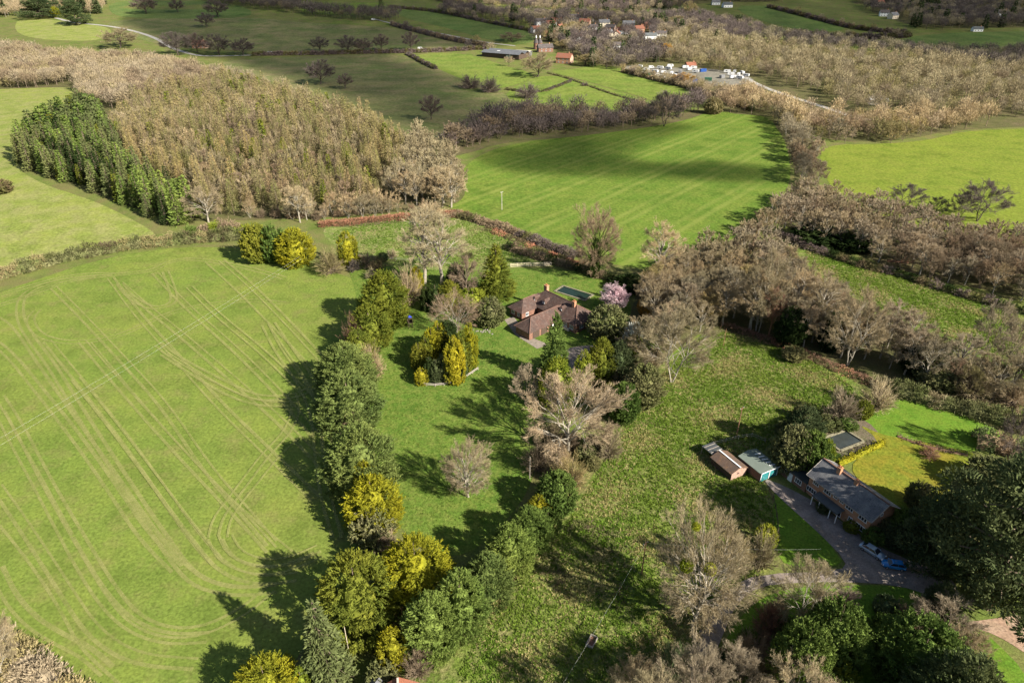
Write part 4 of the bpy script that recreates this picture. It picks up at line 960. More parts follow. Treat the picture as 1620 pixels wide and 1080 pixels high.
# ---- two cars on the gravel
def car(loc, ang, L, paint, label, estate):
    W_ = 1.78; o = thing('parked_car', label, 'car', (loc[0], loc[1], .10), ang)
    hb = .36
    # lower body: stations along x, each a ring across the car
    xs = np.array([-.5, -.485, -.40, -.2, .1, .33, .455, .5]) * L
    top = np.array([.62, .84, .92, .93, .93, .86, .74, .58]); bot = np.array([.42, .30, .24, .22, .22, .24, .28, .40]); hw = np.array([.70, .83, .89, .90, .90, .88, .80, .64]) * W_ / 1.8
    rings = []
    for x, t, bt, w in zip(xs, top, bot, hw):
        rings.append([(x, -w * .92, bt), (x, -w, bt + .16), (x, -w, t - .16), (x, -w * .9, t), (x, 0, t + .025), (x, w * .9, t), (x, w, t - .16), (x, w, bt + .16), (x, w * .92, bt)])
    V = np.array(rings).reshape(-1, 3); n = 9; f = []
    for i in range(len(xs) - 1):
        for j in range(n - 1): f.append((i * n + j, i * n + j + 1, (i + 1) * n + j + 1, (i + 1) * n + j))
        f.append((i * n + n - 1, i * n, (i + 1) * n, (i + 1) * n + n - 1))
    b = MB(); b.add(V, f); b.f.append((np.array([list(range(n))[::-1]]), 0)); b.f.append((np.array([list(range((len(xs) - 1) * n, len(xs) * n))]), 0))
    body = b.obj('body', paint, o, True)
    # cabin: glass house with a painted roof on top and painted pillars
    r0, r1 = (-.44, -.33) if estate else (-.40, -.235); f0, f1 = .255, .10
    lo = [(r0 * L, .80), (f0 * L, .76)]; hi = [(r1 * L, .60), (f1 * L, .60)]
    v = [(lo[0][0], -lo[0][1], .90), (lo[1][0], -lo[1][1], .90), (lo[1][0], lo[1][1], .90), (lo[0][0], lo[0][1], .90), (hi[0][0], -hi[0][1], 1.40), (hi[1][0], -hi[1][1], 1.40), (hi[1][0], hi[1][1], 1.40), (hi[0][0], hi[0][1], 1.40)]
    b = MB(); b.add(v, [(0, 1, 5, 4)]); b.obj('side_window', 'glass_dark', o)
    b = MB(); b.add(v, [(2, 3, 7, 6)]); b.obj('side_window', 'glass_dark', o)
    b = MB(); b.add(v, [(1, 2, 6, 5)]); b.obj('windscreen', 'glass_dark', o)
    b = MB(); b.add(v, [(3, 0, 4, 7)]); b.obj('rear_window', 'glass_dark', o)
    b = MB(); x0, x1 = hi[0][0] - .05, hi[1][0] + .05
    b.add([(x0, -.60, 1.39), (x1, -.60, 1.39), (x1, .60, 1.39), (x0, .60, 1.39), (x0 + .1, -.5, 1.46), (x1 - .15, -.5, 1.46), (x1 - .15, .5, 1.46), (x0 + .1, .5, 1.46)], [(0, 1, 5, 4), (1, 2, 6, 5), (2, 3, 7, 6), (3, 0, 4, 7), (4, 5, 6, 7), (3, 2, 1, 0)])
    b.obj('roof', paint, o)
    b = MB()
    for sg in (-1, 1):
        for (xa, xb) in ((lo[0][0], hi[0][0]), (lo[1][0], hi[1][0])): b.tubes([(xa, sg * .80, .89)], [(xb, sg * .60, 1.41)], .05, .045, 5)
        xm = (lo[0][0] + lo[1][0]) / 2 - .1; b.tubes([(xm, sg * .795, .89)], [(xm, sg * .61, 1.41)], .04, .04, 5)
        b.box((f0 * L - .25, sg * .96, .98), (.16, .18, .13))
    b.obj('pillar', paint, o)
    for sx in (-.31, .305):
        for sg in (-1, 1):
            b = MB(); b.tube_caps((sx * L, sg * .70, .31), (sx * L, sg * .90, .31), .31, 16); wh = b.obj('wheel', 'rubber', o)
            b = MB(); b.tube_caps((sx * L, sg * .82, .31), (sx * L, sg * .912, .31), .19, 12); b.obj('rim', 'alloy', wh)
    for sg in (-1, 1):
        b = MB(); b.box((.475 * L, sg * .58, .66), (.16, .34, .14), -sg * .35); b.obj('headlight', 'lamp_glass', o)
        b = MB(); b.box((-.485 * L, sg * .66, .72), (.10, .24, .2)); b.obj('tail_light', 'lamp_red', o)
    b = MB(); b.box((.497 * L, 0, .42), (.06, 1.0, .2)); b.obj('grille', 'rubber', o)
    b = MB(); b.box((.506 * L, 0, .38), (.03, .52, .11)); b.obj('number_plate', 'white_paint', o)
    return o
car((68.55, 92.55, 0), math.atan2(-3.7, 2.8), 4.75, 'car_silver', 'silver saloon car parked beside the brick house drive', False)
car((70.95, 89.15, 0), math.atan2(.9, -3.8), 4.1, 'car_blue', 'bright blue hatchback parked nose to nose with the silver saloon', True)

# ---- house roof cut by the lower edge of the picture
h = thing('lodge_house', 'house with grey and red tiled gables at the bottom edge of the picture', 'house', (-16.6, 59.5, 0), math.radians(98))
b = MB(); b.box((0, 0, 1.5), (8.0, 5.4, 3.0)); v = [(q * 4., y, z) for q in (-1, 1) for y, z in ((-2.7, 2.99), (2.7, 2.99), (0, 4.75))]
b.add(v, [(0, 1, 4, 3), (1, 2, 5, 4), (2, 0, 3, 5)]); b.f.append((np.array([(0, 2, 1), (3, 4, 5)]) + b.n - 6, 0)); b.obj('wall', 'brick_orange', h)
slab_roof(-4.3, 4.3, -3.2, 3.2, 2.9, 5.0).obj('roof', 'tile_red', h)
b = MB(); b.box((-.2, 0, 5.02), (8.6, .3, .14)); b.obj('ridge_tiles', 'stone_pale', h)
window(h, (4.0, 0, 1.6), 1.4, 1.2, '+x', 1); window(h, (0, 2.7, 1.6), 1.4, 1.2, '+y', 1); window(h, (0, -2.7, 1.6), 1.4, 1.2, '-y', 1)
chimney(h, -2.6, 0, 3.5, 6.0, .8, .7)
h = thing('outhouse', 'small outhouse with a pale grey roof at the bottom edge beside red gable', 'outhouse', (-21.6, 62.2, 0), math.radians(62))
b = MB(); b.box((0, 0, 1.1), (5.0, 3.2, 2.2)); b.obj('wall', 'brick_brown', h); slab_roof(-2.8, 2.8, -2.0, 2.0, 2.15, 3.5).obj('roof', 'slate_grey', h)
b = MB(); b.box((2.53, 0, 1.0), (.08, 1., 1.95)); b.obj('door', 'plank_dark', h); window(h, (0, 1.6, 1.3), .9, .8, '+y', 1)

# ---- poles and wires
def pole(px, base, top, label, arm=True, mat='timber_grey', r=.13):
    x, y, g = G(px, base); hh = z_at(y, top) - g; o = thing('utility_pole', label, 'utility pole', (x, y, g))
    b = MB(); b.tubes([(0, 0, 0)], [(0, 0, hh)], r, r * .7, 8); b.obj('shaft', mat, o)
    if not arm: return (x, y, g + hh)
    b = MB(); b.box((0, 0, hh - .35), (1.3, .09, .09), .6); b.obj('crossarm', mat, o)
    for s_ in (-.55, .55):
        b = MB(); b.tubes([(s_ * math.cos(.6), s_ * math.sin(.6), hh - .28)], [(s_ * math.cos(.6), s_ * math.sin(.6), hh - .05)], .06, .04, 6); b.obj('insulator', 'white_paint', o)
    return (x, y, g + hh)
P1 = pole(1015, 908, 857, 'brown wooden pole in rough pasture left of the mistletoe tree', mat='bark_red')
P2 = pole(1165, 690, 644, 'brown wooden pole in the shade behind the garage', mat='bark_red')
P3 = pole(838, 757, 722, 'pale wooden pole in shade beside the big spreading bare oak', False, 'timber_grey', .1)
P4 = pole(794, 332, 303, 'lone pale pole standing in the striped arable field', mat='stone_pale')
P5 = pole(556, 1052, 990, 'pale pole beside the drooping spruce near the bottom edge', False, 'timber_pale', .07)
P6 = pole(1144, 548, 520, 'thin brown pole at the top corner of the rough pasture', False, 'bark_red', .1)
def wire(a, b_, sag, r, label, group=None):
    t = np.linspace(0, 1, 25)[:, None]; A, B_ = np.array(a), np.array(b_); p = A + (B_ - A) * t; p[:, 2] -= (sag * 4 * t * (1 - t))[:, 0]
    m = MB(); m.tubes(p[:-1], p[1:], r, r, 4); tag(m.obj('overhead_wire', 'wire_pale'), label, 'wire', group)
def up(px, py, z): dx, dy, dz = ray(px, py); t = (z - CAMH) / dz; return (dx * t, dy * t, z)
wire(up(-40, 716, 9), up(474, 406, 7), .6, .009, 'upper of the two pale wires crossing the hay field')
wire(up(-40, 728, 9), up(478, 409, 7), .6, .009, 'lower of the two pale wires crossing the hay field')
wire(P1, up(860, 1130, 7), .8, .006, 'pale wire running down left from the brown pole in rough pasture')
wire(P1, up(1300, 868, 5), .8, .006, 'pale wire running right from the brown pole towards the brick house')
# ---- odd things
x, y, g = G(936, 1016)
o = thing('feed_trough', 'rusty rectangular feed trough lying in the rough pasture', 'trough', (x, y, g), 1.05)
b = MB(); b.box((0, 0, .1), (2.0, 1.1, .2)); b.obj('base', 'box_rust', o)
b = MB()
for c, d in (((0, .58, .35), (2.2, .08, .6)), ((0, -.58, .35), (2.2, .08, .6)), ((1.06, 0, .35), (.08, 1.07, .6)), ((-1.06, 0, .35), (.08, 1.07, .6))): b.box(c, d)
b.obj('rim', 'timber_grey', o)
x, y, g = G(649, 517)
o = thing('play_tower', 'dark narrow play tower with bright blue top on the garden lawn', 'play tower', (x, y, g), .5)
for sx in (-.6, .6):
    for sy in (-.6, .6):
        b = MB(); b.box((sx, sy, 1.7), (.16, .16, 3.4)); b.obj('post', 'plank_dark', o)
b = MB(); b.box((0, 0, 1.6), (1.35, 1.35, .12)); b.box((0, .6, 2.1), (1.1, .06, .8)); b.box((.6, 0, 2.1), (.06, 1.1, .8)); b.obj('deck', 'plank_dark', o)
roof_mb(-.6, .6, -.6, .6, 3.4, 3.9, .55, .55).obj('roof', 'blue_plastic', o)
x, y, g = G(766, 524)
o = thing('rock_heap', 'heap of pale stones beside the fan-shaped birch', 'stones', (x, y, g)); b = MB(); rg = np.random.default_rng(3)
for k in range(16): b.box((rg.normal() * 1.2, rg.normal() * .7, .12), rg.uniform(.25, .7, 3) * [1, 1, .6], rg.uniform(0, 3), taper=.7)
b.obj('stone', 'stone_dark', o)['kind'] = 'stuff'
def log(name, px, py, L, r, ang, label, limbs=0, mat='bark_red', seed=1):
    x, y, g = G(px, py); rg = np.random.default_rng(seed); o = thing(name, label, 'fallen tree' if limbs else 'log', (x, y, g), ang)
    b = MB(); p = np.array([(-L / 2, 0, r), (-L / 6, .15, r * 1.1), (L / 6, -.1, r), (L / 2, .1, r * .9)]); b.tubes(p[:-1], p[1:], [r, r * .95, r * .85], [r * .95, r * .85, r * .7], 8)
    b.obj('trunk', mat, o); b = MB()
    for k in range(limbs):
        t = rg.uniform(-.3, .5); q = np.array((L * t, 0, r)); e = q + np.array((rg.uniform(0, 2), rg.normal() * 1.6, rg.uniform(.4, 2.4))); b.tubes([q], [e], r * .4, r * .12, 5)
    if limbs: b.obj('branch', mat, o)
log('fallen_tree', 1420, 416, 7, .5, -.3, 'fallen reddish tree with broken limbs at the edge of the pasture strip', 12)
log('fallen_log', 1436, 440, 7.5, .55, -.45, 'dark log with a pale cut end lying in the pasture strip', 0, 'bark_dark')

# ---- village houses, farm and yard far down the valley
def small_house(px, py, ang, w, d, hh, rm, wm, label, group='houses of the far village', ch=1, conserv=0):
    x, y, g = G(px, py); o = thing('village_house', label, 'house', (x, y, g), math.radians(ang), group)
    b = MB(); b.box((0, 0, hh / 2), (w, d, hh)); v = [(q * w / 2, yy, z) for q in (-1, 1) for yy, z in ((-d / 2, hh - .01), (d / 2, hh - .01), (0, hh + d * .36))]
    b.add(v, [(0, 1, 4, 3), (1, 2, 5, 4), (2, 0, 3, 5)]); b.f.append((np.array([(0, 2, 1), (3, 4, 5)]) + b.n - 6, 0)); b.obj('wall', wm, o)
    r = slab_roof(-w / 2 - .4, w / 2 + .4, -d / 2 - .5, d / 2 + .5, hh - .15, hh + d * .42, .2).obj('roof', rm, o)
    for k in range(ch):
        c = MB(); c.box(((.3 - .6 * k) * w, 0, hh + d * .42), (.9, .8, 2.2)); c.obj('chimney', 'brick_orange', r)
    for k in range(3):
        for z in ((1.4, 4.0) if hh > 4.2 else (1.4,)):
            window(o, ((k - 1) * w * .3, -d / 2, z), 1.3, 1.2, '-y', 1)
    return o
VH = [(856, 40, 20, 16, 8, 5, 'tile_dark', 'white_paint', 'pale-walled far house with dark roof, leftmost of the village row'),
 (872, 44, -15, 12, 8, 5, 'tile_red', 'white_paint', 'white far house with red roof second in the village row'),
 (886, 50, 60, 12, 8, 5, 'tile_red', 'brick_orange', 'red-roofed brick house below the second white village house'),
 (908, 33, 10, 18, 8, 5, 'tile_dark', 'white_paint', 'white far house with long dark roof at the back of the village'),
 (925, 42, -20, 14, 9, 5.5, 'tile_red', 'brick_orange', 'large red-tiled house in the middle of the village'),
 (938, 50, 40, 12, 8, 5, 'tile_dark', 'white_paint', 'white-walled dark-roofed house right of the large red-tiled house'),
 (955, 42, 15, 14, 8, 5, 'slate_grey', 'render_cream', 'cream house with grey slate roof at the village centre'),
 (966, 50, -30, 12, 8, 5, 'tile_dark', 'brick_brown', 'dark brick house just below the cream slate house'),
 (975, 62, 80, 13, 8, 6, 'tile_red', 'render_cream', 'tall cream and red house standing in sun beside garden trees'),
 (994, 44, 0, 15, 8, 5, 'slate_grey', 'white_paint', 'bright white house with grey roof at the right of the village'),
 (1010, 52, 25, 12, 8, 5, 'tile_red', 'brick_orange', 'small red house right of the bright white one'),
 (1028, 62, 10, 14, 7, 4, 'lead_flat', 'white_paint', 'low pale building with a grey metal roof right of the village'),
 (1046, 60, -10, 12, 7, 5, 'tile_dark', 'white_paint', 'white-walled house at the right end of the village by tan trees'),
 (893, 100, -25, 15, 9, 5.5, 'tile_red', 'brick_orange', 'sunlit red brick house with red roof above the bright green paddock'),
 (862, 82, 15, 16, 8, 4.5, 'tile_dark', 'brick_brown', 'dark farmhouse beside the two white cowls'),
 (978, 78, 0, 12, 7, 4.5, 'tile_dark', 'white_paint', 'white-fronted cottage among dark trees below the village'),
 (1092, 108, 10, 9, 6, 3, 'tile_red', 'brick_orange', 'tiny red lodge at the back of the vehicle yard'),
 (318, 76, -10, 16, 8, 4.5, 'tile_red', 'brick_orange', 'red brick house hidden among dark trees beside the lane at left'),
 (1388, 10, 15, 17, 9, 5, 'tile_red', 'render_cream', 'cream house with red roof high on the far right slope'),
 (1398, 26, -15, 12, 8, 5, 'tile_dark', 'white_paint', 'white house with dark roof left of a grey gable on far right slope'),
 (1412, 30, 30, 13, 8, 5, 'slate_grey', 'render_cream', 'grey-roofed gable house, lowest of the far right slope'),
 (1584, 26, 0, 14, 8, 5, 'tile_dark', 'white_paint', 'pale house among dark trees at the top right corner'),
 (1545, 50, 0, 12, 6, 3.2, 'lead_flat', 'white_paint', 'low white stable at the edge of the far right field'),
 (1150, 12, 10, 14, 8, 4, 'lead_flat', 'white_paint', 'pale long shed at the top right of centre'),
 (1132, 8, -5, 12, 8, 4, 'slate_grey', 'white_paint', 'small white house beside the pale long shed')]
V2 = [(848, 52, 30), (864, 34, -10), (880, 38, 15), (899, 42, -30), (915, 50, 20), (931, 34, 5), (945, 60, -20), (960, 58, 30), (985, 54, 10), (1002, 60, -15), (1020, 46, 25), (1036, 52, -5), (912, 64, 40), (950, 70, 10), (872, 60, -25)]
V2c = [('tile_red', 'white_paint'), ('tile_dark', 'white_paint'), ('tile_red', 'brick_orange'), ('slate_grey', 'render_cream')]
for q in VH: small_house(*q)
for k_, (px, py, an) in enumerate(V2): small_house(px, py, an, 12 + k_ % 3, 7.5, 4.8, *V2c[k_ % 4], 'small far house half hidden among the dark trees of the village', 'small houses half hidden in the village trees')
x, y, g = G(800, 90)
o = thing('farm_barn', 'wide low grey farm barn with white rooflight beside the lane', 'barn', (x, y, g), math.radians(-30))
b = MB(); b.box((0, 0, 2.2), (44, 22, 4.4)); b.obj('wall', 'plank_dark', o)
b = MB(); slab_roof(-22.6, 22.6, -11.8, 0, 4.4, 6.6, .2, b); slab_roof(-22.6, 22.6, 0, 11.8, 4.38, 6.5, .2, b); b.obj('roof', 'metal_grey', o)
b = MB(); v = [(-6, -10, 5.0), (-2.5, -10, 5.0), (-2.5, -6.5, 6.4), (-6, -6.5, 6.4)]; b.add(v + [(p[0], p[1], p[2] - .2) for p in v], [(0, 1, 2, 3), (7, 6, 5, 4), (0, 4, 5, 1), (1, 5, 6, 2), (2, 6, 7, 3), (3, 7, 4, 0)]); b.obj('rooflight', 'white_paint', o)
b = MB(); b.box((10, -11.06, 1.7), (6, .1, 3.4)); b.obj('door', 'teal_paint', o)
x, y, g = G(828, 88)
o = thing('farm_shed', 'pale-roofed farm shed at the right end of the wide barn', 'barn', (x, y, g), math.radians(-20)); b = MB(); b.box((0, 0, 1.8), (16, 9, 3.6)); b.obj('wall', 'metal_grey', o); slab_roof(-8.4, 8.4, -5, 5, 3.6, 5.2, .2).obj('roof', 'stone_pale', o)
for q, px in enumerate((848, 854)):
    x, y, g = G(px, 78); o = thing('oast_tower', ['left of the two round oast towers with white cowl by the dark farmhouse', 'right of the two round oast towers with white cowl by the dark farmhouse'][q], 'oast tower', (x, y, g), 0, 'oast towers')
    b = MB(); b.tubes([(0, 0, 0)], [(0, 0, 6.5)], 2.7, 2.7, 16); b.obj('wall', 'brick_brown', o); b = MB(); b.tubes([(0, 0, 6.4)], [(0, 0, 11.5)], 3.0, .55, 16); b.obj('roof', 'tile_dark', o)
    b = MB(); b.tubes([(0, 0, 11.45)], [(0, .5, 14)], .75, .15, 8); b.obj('cowl', 'white_paint', o)
# vans and caravans in the yard
def van_proto(kind):
    o = bpy.data.objects.new('parked_van' if kind else 'caravan', None); L_, H_ = (5.4, 2.4) if kind else (6.2, 2.6)
    b = MB(); pr = [(-.5, .35), (-.5, .92), (-.46, 1.), (.30, 1.), (.40, .62), (.5, .52), (.5, .25), (-.46, .2)] if kind else [(-.5, .3), (-.48, .85), (-.4, 1.), (.4, 1.), (.5, .7), (.48, .28), (.4, .2), (-.42, .2)]
    n = len(pr); v = [(x * L_, s * 1.02, z * H_) for s in (-1, 1) for x, z in pr]
    b.add(v, [(i, (i + 1) % n, n + (i + 1) % n, n + i) for i in range(n)]); b.f.append((np.array([list(range(n))[::-1]]), 0)); b.f.append((np.array([list(range(n, 2 * n))]), 0))
    body = b.mesh('body', 'van_white'); g = MB()
    if kind: g.box((.365 * L_, 0, .80 * H_), (.3, 1.7, .55))
    for s in (-1, 1): g.box((.12 * L_, s * 1.03, .72 * H_), (1.4, .03, .6))
    win = g.mesh('window', 'glass_dark'); w = MB()
    for sx in ((-.3, .32) if kind else (-.03, .06)):
        for s in (-1, 1): w.tube_caps((sx * L_, s * .85, .36), (sx * L_, s * 1.05, .36), .36, 10)
    return ('parked_van' if kind else 'caravan'), body, win, w.mesh('wheel', 'rubber')
VP = [van_proto(0), van_proto(1)]
spots = [(1022, 113), (1030, 109), (1036, 116), (1044, 110), (1050, 117), (1057, 111), (1062, 119), (1068, 122), (1060, 107), (1084, 109), (1090, 112), (1097, 110), (1038, 122), (1047, 124), (1150, 116), (1156, 120), (1162, 116), (1168, 121), (1174, 118), (1180, 122), (1159, 125), (1170, 126), (1012, 108), (1100, 116), (1380, 160), (1390, 158), (1398, 163)]
for q, (px, py) in enumerate(spots):
    nm, bm_, wm_, wh_ = VP[q % 3 == 1]; x, y, g = G(px, py)
    lab = ('white caravan parked close among others in the far yard', 'white van parked among caravans in the far yard')[nm == 'parked_van']
    o = thing(nm, lab, ('caravan', 'van')[nm == 'parked_van'], (x, y, g + .42), RND.uniform(0, 3.14), ('caravans in the far yard', 'vans in the far yard')[nm == 'parked_van'])
    link('body', bm_, o); link('window', wm_, o); link('wheel', wh_, o)
for px, py, lab in ((665, 79, 'white van on the far lane below the dark trees'), (591, 33, 'white van on the farm track beside the far tree belt'), (428, 86, 'white van on the lane left of the two field oaks')):
    x, y, g = G(px, py); o = thing('parked_van', lab, 'van', (x, y, g + .36), 0); link('body', VP[1][1], o); link('window', VP[1][2], o); link('wheel', VP[1][3], o)

plain('container_blue', (.02, .08, .30), .6, .3, .2); plain('container_green', (.04, .12, .07), .6, .3, .2); plain('container_grey', (.22, .22, .22), .6, .3, .2)
for px, py, mt, an, lab in ((1112, 114, 'container_blue', .3, 'blue steel container at the back of the far yard'), (1076, 116, 'container_grey', 1.2, 'grey steel container in the middle of the far yard'), (1120, 128, 'container_green', -.2, 'green steel container on the open pale part of the far yard'), (1098, 131, 'container_blue', .5, 'blue steel container near the front trees of the far yard'), (1028, 121, 'container_green', .1, 'green steel container among the caravans at the left of the far yard'), (1142, 124, 'container_grey', .8, 'grey steel container left of the right-hand vans')):
    x, y, g = G(px, py); o = thing('storage_container', lab, 'container', (x, y, g + .14), an)
    b = MB(); b.box((0, 0, 1.3), (6.0, 2.3, 2.5))
    for k in range(14):
        for s_ in (-1, 1): b.box((-2.8 + k * .43, s_ * 1.18, 1.3), (.16, .06, 2.3))
    b.obj('body', mt, o); b = MB()
    for s_ in (-.56, .56): b.box((3.04, s_, 1.3), (.07, 1.05, 2.3))
    b.obj('door', mt, o)
# ---------------------------------------------------------------- garden and boundary trees, each told apart
def hedge(name, pix, hgt, wid, mats, label, dens=9., L=.7, bw=.2, cat='hedge', kind=None, up_=.6, core=True, var=.35, it=1):
    w = smooth_poly(wpoly(pix), False, it); q, d = strip_pts(w, .5 if hgt < 6 else 1.)
    rg = np.random.default_rng(len(label) * 7 + len(pix)); step = .5
    n = int(len(q) * step * dens * max(1, wid * .6)); i = rg.integers(0, len(q), n)
    nr = np.stack([-d[:, 1], d[:, 0]], 1)
    s = np.arange(len(q)) * step
    hv = hgt * (1 + var * (np.sin(s * .37 + rg.uniform(0, 6)) * .5 + np.sin(s * 1.13 + rg.uniform(0, 6)) * .3 + rg.normal(size=len(q)) * .12))
    wv = wid * (1 + var * (np.sin(s * .29 + rg.uniform(0, 6)) * .5 + np.sin(s * .9 + 1) * .3))
    a = rg.uniform(-.1, math.pi + .1, n); rr = rg.uniform(.62, 1.05, n)
    off = np.cos(a) * wv[i] * .5 * rr; zz = np.maximum(np.sin(a), .03) * hv[i] * rr * .92
    xy = q[i] + nr[i] * off[:, None] + rg.normal(size=(n, 2)) * .25
    C = np.stack([xy[:, 0], xy[:, 1], terr(xy[:, 0], xy[:, 1]) + zz], 1)
    D = np.stack([nr[i, 0] * np.cos(a), nr[i, 1] * np.cos(a), np.sin(a) * .6 + up_], 1)
    m = 7; k = np.repeat(np.arange(n), m); b = MB()
    mats = mats if isinstance(mats, list) else [mats]
    sec = rg.random(len(s) // 8 + 2); mid_ = (sec[(np.arange(len(q)) // 8)][i] * len(mats)).astype(int)
    for mi in range(len(mats)):
        kk = k[mid_[k] == mi]
        b.blades(C[kk] + rg.normal(size=(len(kk), 3)) * L * .3, D[kk] + rg.normal(size=(len(kk), 3)) * .6, L * rg.uniform(.5, 1.1, len(kk)), bw * rg.uniform(.7, 1.3, len(kk)), rg, mi)
    if core:
        j = np.arange(0, len(q), 2); an = np.linspace(0, math.pi, 7)
        V = []
        for t in j:
            for aa in an:
                o_ = q[t] + nr[t] * math.cos(aa) * wv[t] * .36; V.append((o_[0], o_[1], float(terr(*o_)) + math.sin(aa) * hv[t] * .62 - .05))
        f = [(r * 7 + c, r * 7 + c + 1, (r + 1) * 7 + c + 1, (r + 1) * 7 + c) for r in range(len(j) - 1) for c in range(6)]
        b.add(V, f, 0)
    return tag(b.obj(name, mats), label, cat, None, kind)

CT, BT = 'conifer_tree', 'bare_tree'
T = put
# far-left corner of the garden
T('bush2', 'olive_gold', 410, 413, 349, 46, 'conifer_bush', 'olive green conifer bush, leftmost of the three by the hay field top corner', 'bush')
T('bush1', 'laurel_green', 438, 412, 352, 42, 'conifer_bush', 'greener conifer bush between olive and golden ones at the hay field corner', 'bush')
T('cyp1', 'gold_foliage', 470, 416, 354, 62, 'golden_conifer', 'broad golden conifer at the top corner of the hay field')
T('shrub1', 'twig_olive', 522, 432, 392, 52, 'grey_shrub', 'rounded grey-green shrub right of the broad golden conifer', 'shrub')
T('flame', 'gold_foliage', 553, 420, 362, 32, 'golden_conifer', 'lone narrow golden cone standing before the rough meadow', rnd=0)
T('shrub2', 'twig_brown', 582, 422, 398, 34, 'brown_shrub', 'small dark brown shrub right of the lone golden cone', 'shrub')
T('shrub2', 'bramble', 598, 428, 405, 28, 'dark_shrub', 'low dark shrub below the small flowering bush', 'shrub')
T('bush1', 'bluegreen', 606, 412, 398, 18, 'small_shrub', 'tiny blue-green shrub in the meadow edge', 'shrub')
T('shrub1', 'twig_pale', 620, 408, 392, 20, 'pale_shrub', 'tiny pale twiggy shrub in the meadow edge', 'shrub')
T('shrub1', 'twig_pale', 588, 440, 424, 22, 'flowering_shrub', 'small pale twiggy shrub behind the large olive conifer', 'shrub')
T('ley1', 'olive_gold', 612, 513, 418, 76, CT, 'tall olive-gold conifer with a long shadow on the hay field, top of the boundary row')
T('shrub1', 'twig_tan', 648, 480, 420, 46, 'bare_bush', 'tan twiggy bush right of the tall olive-gold conifer', 'bush')
T('cyp1', 'gold_foliage', 660, 462, 420, 24, 'golden_conifer', 'small bright golden conifer behind the tan twiggy bush', rnd=0)
T('colm', 'dark_yew', 676, 490, 448, 20, 'dark_conifer', 'dark upright yew, left of the dark pair behind the birch', rnd=0)
T('colm', 'dark_yew', 690, 492, 446, 24, 'dark_conifer', 'dark upright yew, right of the dark pair behind the birch', rnd=0)
T('cyp1', 'olive_gold', 712, 486, 438, 42, 'conifer_tree', 'olive conifer just behind the fan-shaped birch')
T('dome', 'dark_yew', 722, 452, 412, 32, 'dark_bush', 'dark round evergreen beyond the fan-shaped birch', 'bush')
T('mid1', 'twig_brown', 738, 474, 402, 52, BT, 'purple-brown bare tree left of the layered green conifer')
T('pyr', 'olive_gold', 785, 470, 380, 62, CT, 'tall layered green conifer with golden edge on the lawn behind tiled house', rnd=0)
T('bush1', 'lime_foliage', 748, 484, 453, 48, 'green_bush', 'lime green bush behind the brownish bush by the lawn', 'bush')
T('bush2', 'scrub_olive', 776, 514, 466, 44, 'brown_bush', 'brownish mottled bush on the lawn left of tiled house', 'bush')
T('birch', 'twig_brown', 722, 526, 458, 84, 'birch_tree', 'fan-shaped bare birch with many pale stems behind the golden clump', mt='bark_pale')
T('poplar', 'twig_pale', 672, 448, 318, 66, BT, 'tall pale bare tree, left of the pale pair before the meadow', mt='bark_pale')
T('tall', 'twig_pale', 699, 452, 335, 88, BT, 'tall pale spreading bare tree, right of the pale pair before the meadow', mt='bark_pale')
T('shrub2', 'twig_dark', 560, 428, 410, 26, 'dark_shrub', 'dark thorny shrub beside the lone golden cone', 'shrub')
T('shrub2', 'bramble', 742, 408, 396, 20, 'bramble_clump', 'small dark bramble clump in the meadow', 'bramble')
# island of golden conifers inside the curved fence
g_ = 'golden conifers inside the curved fence'
T('flame', 'olive_gold', 664, 582, 540, 26, CT, 'olive green cone at the left edge of the golden clump', group=g_, rnd=0)
T('flame', 'gold_foliage', 668, 607, 580, 22, 'golden_conifer', 'small bright yellow bush at the lower left of the golden clump', group=g_, rnd=0)
T('flame', 'olive_gold', 675, 575, 530, 22, CT, 'pale green cone second from the left in the golden clump', group=g_, rnd=0)
T('flame', 'gold_foliage', 684, 568, 516, 32, 'golden_conifer', 'yellow cone at the upper left of the golden clump', group=g_, rnd=0)
T('flame', 'gold_foliage', 695, 562, 506, 32, 'golden_conifer', 'tallest yellow cone at the back left of the golden clump', group=g_, rnd=0)
T('flame', 'gold_foliage', 720, 604, 528, 34, 'golden_conifer', 'big yellow column at the front of the golden clump by the fence', group=g_, rnd=0)
T('flame', 'gold_foliage', 744, 582, 507, 26, 'golden_conifer', 'brightest yellow column at the right edge of the golden clump', group=g_, rnd=0)
T('flame', 'olive_gold', 733, 588, 518, 28, CT, 'brownish green column beside the brightest yellow one', group=g_, rnd=0)
T('cyp1', 'dark_yew', 710, 560, 500, 40, 'dark_conifer', 'dark yew at the top of the golden clump', group=g_)
T('colm', 'dark_yew', 680, 603, 562, 16, 'dark_conifer', 'thin dark column, leftmost of the dark front trio in golden clump', group=g_, rnd=0)
T('colm', 'cedar_green', 691, 604, 566, 18, 'dark_conifer', 'dark green column, middle of the dark front trio in golden clump', group=g_, rnd=0)
T('colm', 'cedar_green', 703, 602, 556, 22, 'dark_conifer', 'wider dark green column, right of the dark front trio in golden clump', group=g_, rnd=0)
T('colm', 'bluegreen', 733, 596, 566, 14, 'dark_conifer', 'short blue-green column by the fence right of the big yellow one', group=g_, rnd=0)
